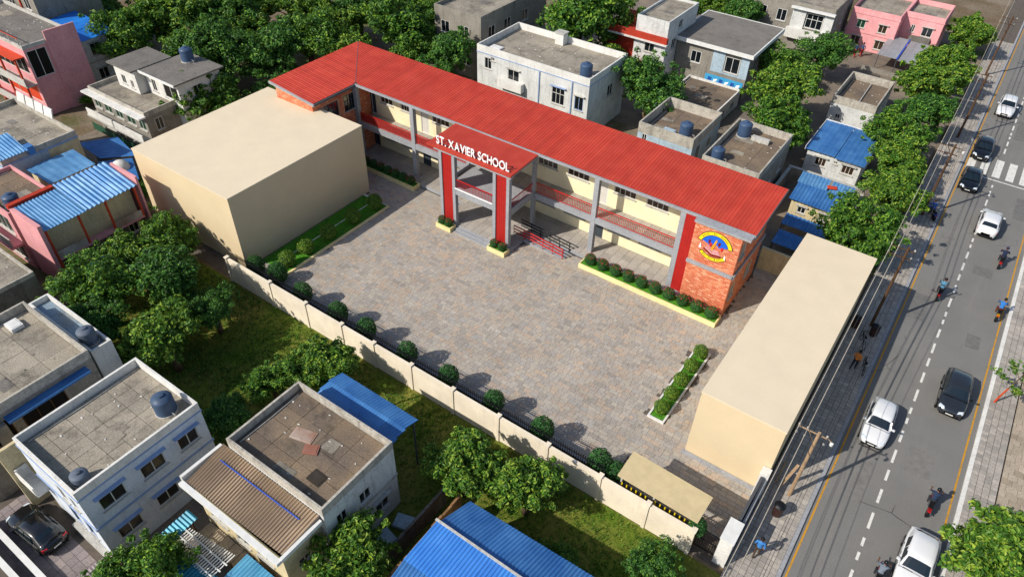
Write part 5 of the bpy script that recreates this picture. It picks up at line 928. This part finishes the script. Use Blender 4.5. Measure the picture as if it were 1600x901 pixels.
for _ in range(46): v = Vector((rr.gauss(0, .55), rr.gauss(0, .55), 0)); p = Vector((v.x, v.y, .78+rr.uniform(-.1, .22))); leaf(FLW, p, Vector((rr.uniform(-.4, .4), rr.uniform(-.4, .4), 1)), rr.uniform(.15, .26), rr)
FLW = FLW.mesh('blossom', M_flower)
def flower(label, x, y, r, i, fl, group):
    t = thing('flower_bush', label, 'plant', (x, y, .34), 0, group); c = put('foliage', SV[i % 2], t, (0, 0, r*.95), i*1.1); c.scale = (r, r, r*.9)
    if fl: b_ = put('blossom', FLW, t, (0, 0, r*1.05), i); b_.scale = (r*fl, r*fl, r*1.0)
ORD = 'first second third fourth fifth sixth seventh eighth ninth tenth eleventh'.split()
for i in range(10): flower('%s flower bush in the planter under the brick end, counted from the ramp' % ORD[i], -19.6+i*1.13, 39.72, .47, i, .8, 'flower bushes in the long planter by the brick end')
for i in range(8): flower('%s %s bush in the left corridor planter, counted from the wing' % (ORD[i], 'red flowering' if i % 2 else 'dark green'), -44.8+i*.92, 39.85, .40, i, 1.1 if i % 2 else 0, 'bushes in the left corridor planter')
for i, (x, l) in enumerate(((-32.35, 'outer flower bush in the small planter left of the portico'), (-31.65, 'inner flower bush in the small planter left of the portico'), (-26.95, 'inner flower bush in the small planter right of the portico'), (-26.15, 'outer flower bush in the small planter right of the portico'))): flower(l, x, 36.95, .36, i, .9, 'flower bushes at the portico')
# rough grass on the lot and lawns
def grass(x0, x1, y0, y1, n, h, z, mat, name, dens=None):
    mb = MB()
    for _ in range(n):
        x, y = R.uniform(x0, x1), R.uniform(y0, y1)
        if dens and R.random() > dens(x, y): continue
        for k in range(3):
            a = R.uniform(0, 6.28); w = .03; hh = h*R.uniform(.5, 1.3); dx, dy = math.cos(a), math.sin(a); ox, oy = R.uniform(-.1, .1), R.uniform(-.1, .1)
            mb.face([(x+ox-dy*w, y+oy+dx*w, z), (x+ox+dy*w, y+oy-dx*w, z), (x+ox+dx*hh*.6, y+oy+dy*hh*.6, z+hh)])
    return tag(mb.build(name, mat), kind='stuff')
def dn(x, y): return .25+.75*(.5+.5*math.sin(x*.9+1.7*math.sin(y*.7))*math.cos(y*.8+x*.21))
tag(grass(-46, -3.4, 15, 21.7, 15000, .16, -.01, M_leaf[0], 'grass', dn), 'rough green grass on the lot below the boundary wall', 'grass'); tag(grass(-48, -25.5, 9.5, 16, 7000, .16, -.01, M_leaf[1], 'grass', dn), 'shaded grass under the trees of the lot', 'grass')
tag(grass(-40.7, -38, 24.95, 36.15, 1800, .05, .055, M_leaf[1], 'grass'), 'short lawn grass beside the big tan block', 'grass'); tag(grass(-8.88, -8.02, 29.2, 36.3, 600, .045, .075, M_leaf[1], 'grass'), 'short lawn grass on the narrow island', 'grass')
# ------------------------------------------------------------------ vehicles
def paint(name, h, rough=.22):
    n = N(name); n.fin(lin(h), rough, .0, .6); n.b.inputs['Coat Weight'].default_value = .8; n.b.inputs['Coat Roughness'].default_value = .08; return n.m
CP = {'white': paint('car_white', '#d9dadb'), 'black': paint('car_black', '#0c0d10'), 'grey': paint('car_darkgrey', '#23272d')}
M_lamp = N('headlamp').fin(lin('#c8d2da'), .1, 0, .8); M_tail = N('tail_lamp').fin(lin('#b01818'), .2, 0, .6); M_plate = plain('plate', '#d8d8d0', .5, .05); M_trimb = plain('car_trim', '#131416', .5, .1)
M_wind = N('car_glass').fin(lin('#101c22'), .05, 0, 1.0)
def loft(mb, rings, cap=True):
    n = len(rings[0]); i0 = len(mb.v)
    for r in rings: mb.v += [tuple(p) for p in r]
    for k in range(len(rings)-1):
        for j in range(n): mb.f.append((i0+k*n+j, i0+k*n+(j+1) % n, i0+(k+1)*n+(j+1) % n, i0+(k+1)*n+j)); mb.mi.append(0)
    if cap: mb.f.append(tuple(i0+j for j in range(n))); mb.f.append(tuple(i0+(len(rings)-1)*n+j for j in range(n-1, -1, -1))); mb.mi += [0, 0]
CM = {}
def car_meshes(kind):
    if kind in CM: return CM[kind]
    suv = kind == 'suv'; dz = .10 if suv else 0
    st = [(-2.2, .34, .36, .54), (-2.17, .56, .32, .60), (-2.05, .74, .28, .68), (-1.82, .84, .25, .76), (-1.45, .885, .24, .83), (-1.0, .90, .22, .91), (-.2, .91, .22, .95), (.8, .91, .22, .97), (1.5, .90, .24, .99), (1.92, .85, .28, .97 if not suv else 1.02), (2.10, .76, .32, .88 if not suv else .98), (2.18, .58, .36, .74), (2.21, .40, .40, .62)]
    mb = MB(); rings = []
    for (y, w, b, t) in st:
        t += dz; hl = [(0, t+.035), (.55*w, t+.028), (.86*w, t-.005), (.97*w, t-.09), (w, t-.22), (w*.985, (t+b)/2-.06), (.95*w, b+.05), (.84*w, b)]
        rings.append([Vector((x, y, z)) for x, z in hl]+[Vector((-x, y, z)) for x, z in hl[:0:-1]])
    loft(mb, rings); body = mb.mesh('body', CP['white'], True)
    cs = [(-1.02, .80, .93), (-.90, .77, 1.02), (-.32, .63, 1.41), (.1, .64, 1.455), (.75, .63, 1.45), (1.15, .61, 1.38), (1.72, .68, 1.08), (1.95, .74, .99)] if not suv else [(-1.02, .80, .93), (-.85, .77, 1.05), (-.38, .65, 1.42), (.1, .66, 1.50), (.9, .65, 1.50), (1.5, .62, 1.44), (1.95, .70, 1.06), (2.03, .74, .99)]
    mb = MB(); rings = []
    for (y, w, z) in cs:
        z += dz; wb = .835; bz = .9+dz; hl = [(0, z+.03), (.6*w, z+.022), (.92*w, z-.015), (w+.02, z-.06 if z-.06 > bz else bz), (wb, bz), (wb*.9, bz-.1)]
        rings.append([Vector((x, y, zz)) for x, zz in hl]+[Vector((-x, y, zz)) for x, zz in hl[:0:-1]])
    loft(mb, rings); cab = mb.mesh('cabin', CP['white'], True)
    def pane(pts, name):
        a = [Vector(p) for p in pts]; nn = (a[1]-a[0]).cross(a[3]-a[0]).normalized(); c = sum(a, Vector())/4
        if nn.dot(c-Vector((0, .3, .9))) < 0: nn = -nn
        m = MB(); lo = [p-nn*.02 for p in a]; hi = [p+nn*.022 for p in a]; m.hexa(lo+hi); return m.mesh(name, M_wind)
    f, fz = cs[1], cs[2]; r_, rz = cs[-2], cs[-3]
    def strip(s0, s1, t0, t1, name):
        m = MB(); q0, q1 = [], []; nn = Vector((0, 0, 0))
        for t, q in ((t0, q0), (t1, q1)):
            y, w, z = [s0[k]+(s1[k]-s0[k])*t for k in range(3)]; z += dz
            q += [Vector((x, y, zz)) for x, zz in ((-.90*w, z-.012), (-.6*w, z+.022), (0, z+.03), (.6*w, z+.022), (.90*w, z-.012))]
        nn = (q0[3]-q0[1]).cross(q1[1]-q0[1]).normalized(); nn = nn if nn.z > 0 else -nn
        q0, q1 = [p+nn*.012 for p in q0], [p+nn*.012 for p in q1]
        for k in range(4): m.face([q0[k], q0[k+1], q1[k+1], q1[k]])
        m.face([q0[0], q0[4], q0[4]-nn*.03, q0[0]-nn*.03]); m.face([q1[0], q1[4], q1[4]-nn*.03, q1[0]-nn*.03]); return m.mesh(name, M_wind)
    ws = strip(cs[1], cs[2], -.12, .94, 'windscreen'); rw = strip(cs[-3], cs[-2], .12, .8 if suv else .62, 'rear_window')
    sw = []
    ends = (-.62, .28, .36, 1.05 if not suv else 1.0)
    for s_ in (-1, 1):
        for (a, b, a2, b2) in ((-.72, .28, -.33, .26), (.36, 1.18 if not suv else 1.1, .38, .92 if not suv else 1.08)):
            sw.append(pane([(s_*.815, a, .98+dz), (s_*.815, b, .98+dz), (s_*.675, b2, 1.35+dz), (s_*.675, a2, 1.35+dz)], 'side_window'))
    tyre = MB().lathe([(.24, -.1), (.31, -.1), (.335, -.06), (.335, .06), (.31, .1), (.24, .1)], (0, 0, 0), 18, 'x').mesh('tyre', M_rubber, False); rim = MB().lathe([(.06, -.105), (.20, -.1), (.235, -.06), (.235, .06), (.20, .1), (.06, .105)], (0, 0, 0), 12, 'x').mesh('rim', M_rim)
    arch = MB().lathe([(.39, -.004), (.39, .004)], (0, 0, 0), 20, 'x').mesh('wheel_arch', M_trimb)
    CM[kind] = (body, cab, ws, rw, sw, tyre, rim, arch, dz); return CM[kind]
def car(label, x, y, rz, colr, kind='sedan', s=1.0, group='cars on the street'):
    t = thing('car', label, 'car', (x, y, 0), rz, group); t.scale = (s, s, s); body, cab, ws, rw, sw, tyre, rim, arch, dz = car_meshes(kind)
    for nm, me in (('body', body), ('cabin', cab)):
        o = put(nm, me, t, (0, 0, 0)); o.material_slots[0].link = 'OBJECT'; o.material_slots[0].material = CP[colr]
        if nm == 'body': bo = o
    put('windscreen', ws, t); put('rear_window', rw, t)
    for m in sw: put('side_window', m, t)
    for wx in (-.80, .80):
        for wy in (-1.36, 1.32):
            a = put('wheel_arch', arch, t, (wx*1.125, wy, .36)); w = put('wheel', tyre, t, (wx+(.02 if wx > 0 else -.02), wy, .335)); put('rim', rim, w)
    Hz = .60+dz
    for sx in (-1, 1):
        MB().hexa([(sx*.40, -2.17, Hz-.02), (sx*.76, -2.02, Hz), (sx*.80, -1.9, Hz+.02), (sx*.42, -2.05, Hz), (sx*.42, -2.10, Hz+.11), (sx*.72, -1.99, Hz+.14), (sx*.76, -1.8, Hz+.17), (sx*.46, -1.95, Hz+.15)]).build('headlight', M_lamp, t, world=False)
        MB().hexa([(sx*.48, 2.05, .72+dz), (sx*.82, 1.95, .72+dz), (sx*.82, 2.06, .72+dz), (sx*.50, 2.17, .72+dz), (sx*.50, 2.03, .92+dz), (sx*.80, 1.93, .92+dz), (sx*.80, 2.03, .90+dz), (sx*.52, 2.135, .90+dz)]).build('taillight', M_tail, t, world=False)
        m = MB().box(sx*.97-.09, sx*.97+.09, -.72, -.60, .98+dz, 1.09+dz); m.box(sx*.88-.05, sx*.88+.05, -.69, -.64, 1.0+dz, 1.03+dz); o = m.build('mirror', CP[colr] if colr != 'grey' else M_trimb, t, world=False)
        for dy in (-.1, .62): MB().box(sx*.905-.012, sx*.905+.012, dy, dy+.16, .82+dz, .85+dz).build('door_handle', M_trimb, bo, world=False)
        MB().box(sx*.915-.012, sx*.915+.012, -.95, .95, .28, .36).build('side_skirt', M_trimb, t, world=False)
    MB().box(-.38, .38, -2.225, -2.16, .48+dz, .58+dz).build('grille', M_trimb, t, world=False); MB().box(-.62, .62, -2.225, -2.0, .30+dz*.5, .40+dz*.5).build('bumper_intake', M_trimb, t, world=False)
    MB().box(-.24, .24, -2.24, -2.2, .40+dz, .50+dz-.03).build('number_plate', M_plate, t, world=False); MB().box(-.24, .24, 2.17, 2.22, .60+dz, .70+dz).build('number_plate', M_plate, t, world=False)
    MB().box(-.62, .62, 2.0, 2.215, .34, .46+dz*.5).build('rear_bumper_trim', M_trimb, t, world=False)
    MB().box(-.62, -.1, -1.03, -.99, .965+dz, .985+dz).build('wiper', M_trimb, t, world=False)
    return t
car('white car driving towards the camera in the left lane, lower right', 3.15, 36.8, 0.02, 'white', 'suv', .88); car('dark grey hatchback driving towards the camera in the right lane', 6.6, 42.3, 0.03, 'grey', 'suv', .92)
car('white car cut by the bottom edge of the picture', 7.2, 28.2, -.02, 'white', 'suv', .93); car('white hatchback driving away with its tail lights in view', 5.3, 65.0, PI, 'white', 'suv', .92)
car('black car stopped in front of the zebra crossing', 2.75, 71.8, .03, 'black', s=.9); car('black car crossing the far side of the zebra crossing', 2.75, 78.6, 0, 'black', 'suv', .9)
car('farthest white car near the top right edge', 3.3, 90.2, 0, 'white', 'suv', .95); car('black car parked in the tiled yard in the bottom left', -31.9, 2.35, -PI/2+.06, 'black', s=.86, group=None)
# motorcycles with riders
def bike(label, x, y, rz, colr, group='motorcycles on the street'):
    t = thing('motorcycle', label, 'motorcycle', (x, y, 0), rz, group); m = plain('bike_'+colr, colr, .35, .05)
    for wy in (-.62, .66):
        w = MB().lathe([(.22, -.05), (.29, -.05), (.31, 0), (.29, .05), (.22, .05)], (0, 0, 0), 16, 'x').build('wheel', M_rubber, t, (0, wy, .31), world=False)
        MB().lathe([(.03, -.055), (.05, 0), (.03, .055)], (0, 0, 0), 8, 'x').build('hub', M_rim, w, world=False)
        for k in range(6): a = k*PI/3; MB().tube([(0, 0, 0), (0, .24*math.cos(a), .24*math.sin(a))], .012, 4).build('spoke', M_rim, w, world=False)
    MB().tube([(0, -.62, .34), (0, -.1, .45), (0, .3, .72), (0, .05, .72), (0, -.4, .70)], [.05, .08, .06, .07, .05], 6).build('frame', M_trimb, t, world=False)
    MB().hexa([(-.12, -.15, .30), (.12, -.15, .30), (.10, .25, .32), (-.10, .25, .32), (-.12, -.12, .58), (.12, -.12, .58), (.10, .22, .60), (-.10, .22, .60)]).build('engine', M_rim, t, world=False)
    MB().lathe([(.05, -.24), (.13, -.16), (.16, 0), (.13, .14), (.06, .2)], (0, 0, 0), 10, 'x').build('fuel_tank', m, t, (0, .16, .78), world=False).rotation_euler = (0, 0, PI/2)
    MB().hexa([(-.11, -.62, .72), (.11, -.62, .72), (.10, .05, .70), (-.10, .05, .70), (-.12, -.66, .82), (.12, -.66, .82), (.11, .05, .77), (-.11, .05, .77)]).build('seat', M_rubber, t, world=False)
    MB().hexa([(-.10, -.86, .60), (.10, -.86, .60), (.10, -.6, .60), (-.10, -.6, .60), (-.08, -.84, .76), (.08, -.84, .76), (.10, -.6, .74), (-.10, -.6, .74)]).build('tail', m, t, world=False); MB().box(-.07, .07, -.885, -.85, .64, .72).build('taillight', M_tail, t, world=False)
    for sx in (-.07, .07): MB().tube([(sx, .66, .31), (sx, .46, .95)], .025, 5).build('fork', M_rim, t, world=False)
    MB().tube([(-.36, .34, 1.05), (-.15, .45, 1.0), (.15, .45, 1.0), (.36, .34, 1.05)], .018, 5).build('handlebar', M_trimb, t, world=False); MB().lathe([(.03, -.06), (.09, -.03), (.10, .03), (.05, .06)], (0, .53, .9), 10).build('headlight', M_lamp, t, world=False)
    MB().hexa([(-.06, .40, .55), (.06, .40, .55), (.06, .95, .56), (-.06, .95, .56), (-.05, .5, .64), (.05, .5, .64), (.05, .85, .66), (-.05, .85, .66)]).build('mudguard', m, t, world=False); MB().tube([(.13, .1, .33), (.15, -.5, .33), (.15, -.8, .4)], .045, 6).build('exhaust', M_rim, t, world=False)
BK = [('lower middle of the road', 7.1, 32.7, '#8e1b1b', '#20304a', '#2a2a30', '#15171c'), ('at the bottom edge by the lane dashes', 5.75, 26.4, '#8e1b1b', '#6a7480', '#23242a', '#15171c'), ('near the left lane beside the long shadow', 3.7, 52.8, '#8e1b1b', '#4f7f9a', '#2a2a30', '#20110f'), ('close to the right kerb', 7.75, 53.0, '#b8860b', '#2e6fb5', '#5a2c1c', None), ('behind the white hatchback', 6.95, 60.0, '#8e1b1b', '#1d2742', '#2a2a30', '#1b2340')]
for (l, x, y, c, sh, tr_, hat) in BK:
    bike('motorcycle ridden away from the camera, '+l, x, y, 0, c); person('motorcycle rider seen from behind, '+l, 'ride', (x, y-.05, 0), 0, sh, tr_, hat, 'motorcycle riders')
bike('blue scooter standing on the shaded pavement near the street trees', .95, 63.8, .5, '#2550a8', None); person('rider in blue on the scooter near the street trees', 'ride', (.95, 63.75, 0.0), .5, '#2a5aa8', '#3a3f4a')
# pedestrians and bicycles
person('person in an orange shirt walking on the shaded pavement', 'walk', (.5, 41.0, .13), -.25, '#d98236', '#23262e'); person('person in a blue shirt walking on the pavement near the gate', 'walk', (.1, 23.9, .13), .1, '#3a78b8', '#4a3a30')
person('person in blue shirt and red trousers in front of the pink house', 'walk', (-14.2, 94.8, 0), .6, '#33486a', '#b8322a'); person('second person in red trousers close behind the first by the pink house', 'walk', (-13.6, 95.4, 0), .5, '#3f5575', '#a8302c')
def bicycle(label, x, y, rz):
    t = thing('bicycle', label, 'bicycle', (x, y, .13), rz)
    for wy in (-.5, .5):
        r_ = .32; pts = [(0, wy+r_*math.cos(a*PI/9), .33+r_*math.sin(a*PI/9)) for a in range(19)]; w = MB().tube(pts, .022, 5, False).build('wheel', M_rubber, t, world=False)
        for k in range(4): a = k*PI/4; MB().tube([(0, wy-r_*math.cos(a), .33-r_*math.sin(a)), (0, wy+r_*math.cos(a), .33+r_*math.sin(a))], .006, 4).build('spoke', M_rim, w, world=False)
    MB().tube([(0, -.5, .33), (0, -.1, .32), (0, .38, .75), (0, -.2, .78), (0, -.1, .32)], .02, 5).build('frame', M_black, t, world=False); MB().tube([(0, .5, .33), (0, .36, .95)], .018, 5).build('fork', M_black, t, world=False)
    MB().tube([(-.25, .3, .98), (0, .36, .95), (.25, .3, .98)], .015, 5).build('handlebar', M_black, t, world=False); MB().box(-.07, .07, -.32, -.08, .82, .88).build('saddle', M_rubber, t, world=False)
bicycle('black bicycle standing beside the person in orange', 1.1, 41.3, .2); bicycle('black bicycle leaning near the pavement bin', .35, 43.8, .4)
def bin_(label, x, y):
    t = thing('litter_bin', label, 'bin', (x, y, .13)); MB().lathe([(.22, 0), (.26, .1), (.3, .8), (.31, .85)], (0, 0, 0), 14).build('drum', plain('bin_brown', '#3a2522', .5, .15), t, world=False); MB().lathe([(.32, 0), (.33, .05), (.2, .15), (.04, .18)], (0, 0, .85), 14).build('lid', M_black, t, world=False)
bin_('dark litter bin beside the second utility pole', .75, 45.2); bin_('grey litter bin on the pavement near the first utility pole', .15, 27.0); bin_('dark bin against the narrow tan block', -.55, 45.3)
# ------------------------------------------------------------------ poles and cables
POLES = [(.32, 28.7, 5.8), (.4, 46.2, 7.2), (.3, 63.5, 7.0), (.2, 80.5, 7.0), (.0, 99, 7.0)]
NEAR = ['nearest utility pole, pale concrete with crossarms above the pavement', 'second utility pole beside the narrow tan block', 'third utility pole among the street trees', 'fourth utility pole past the zebra crossing', 'farthest utility pole near the top right edge']
for i, (x, y, hh) in enumerate(POLES):
    t = thing('utility_pole', NEAR[i], 'utility pole', (x, y, .1), 0, 'utility poles along the pavement'); mt = M_pole if i == 0 else M_poled
    MB().tube([(0, 0, 0), (0, 0, hh*.5), (0, 0, hh)], [.12, .105, .085], 10).build('shaft', mt, t, world=False)
    for z in ((hh-.35, hh-1.0) if i else (hh-.35,)): MB().box(-1.1, .45, .11, .16, z, z+.06).build('crossarm', mt, t, world=False)
    for z in (hh-.35, hh-1.0):
        for k in (-1.05, -.6, .42): MB().lathe([(.03, 0), (.06, .03), (.04, .07), (.06, .11), (.02, .15)], (k, .15, z+.1), 8).build('insulator', M_hood, t, world=False)
    MB().tube([(-.5, .13, hh-.32), (-.1, .0, hh-.9)], .025, 5).build('brace', mt, t, world=False)
    if i in (0, 2): MB().lathe([(.02, -.1), (.09, -.06), (.1, .12), (.04, .16)], (.75, .15, hh-.6), 8).build('lamp_head', M_wtrim, t, world=False); MB().tube([(.5, .15, hh-.3), (.75, .15, hh-.45)], .025, 5).build('lamp_arm', mt, t, world=False)
WIR = [(-1.05, .0, M_wire), (-.6, .0, M_wire), (-1.05, -.65, M_wire2), (-.6, -.65, M_wire), (.42, -.65, M_wire2), (-.85, -1.1, M_wire2)]
WN = ['outermost upper', 'inner upper', 'outermost lower dark', 'inner lower', 'road-side lower dark', 'lowest sagging dark']
for k, (dx, dz, m) in enumerate(WIR):
    pts = []; P = [(.35, 10, 6.3)]+POLES+[(-.2, 125, 7.0)]
    for a in range(len(P)-1):
        for q in range(10 if a < len(P)-2 else 11):
            f = q/10; pts.append((P[a][0]+(P[a+1][0]-P[a][0])*f+dx, P[a][1]+(P[a+1][1]-P[a][1])*f+.15, P[a][2]+(P[a+1][2]-P[a][2])*f-.1+dz+.1-1.4*f*(1-f)*(.35+.06*k)))
    o = MB().tube(pts, .024 if m is M_wire else .013, 5).build('cable', m); tag(o, '%s cable strung between the utility poles' % WN[k], 'cable', 'cables along the pavement')
pl = thing('leaning_beam', 'two timber beams leaning against the nearest utility pole', 'beam', (-.3, 29.6, .12)); MB().hexa([(-.1, -.8, 0), (.05, -.8, 0), (.45, -.5, 2.1), (.3, -.5, 2.1), (-.1, -.7, .05), (.05, -.7, .05), (.45, -.4, 2.15), (.3, -.4, 2.15)]).build('beam', M_pole, pl, world=False); MB().box(-.35, -.2, -.6, 1.2, .02, .14).build('beam', M_pole, pl, world=False)
# low railing on the sunny side of the street
fr = thing('street_railing', 'pale metal railing at the right edge of the forecourt', 'railing', (12.4, 40, .1)); MB().box(-.03, .03, -8, 8, .8, .86).build('rail', M_hood, fr, world=False); MB().box(-.02, .02, -8, 8, .35, .4).build('rail', M_hood, fr, world=False)
for k in range(17): MB().box(-.025, .025, -8+k, -7.95+k, 0, .85).build('post', M_hood, fr, world=False)
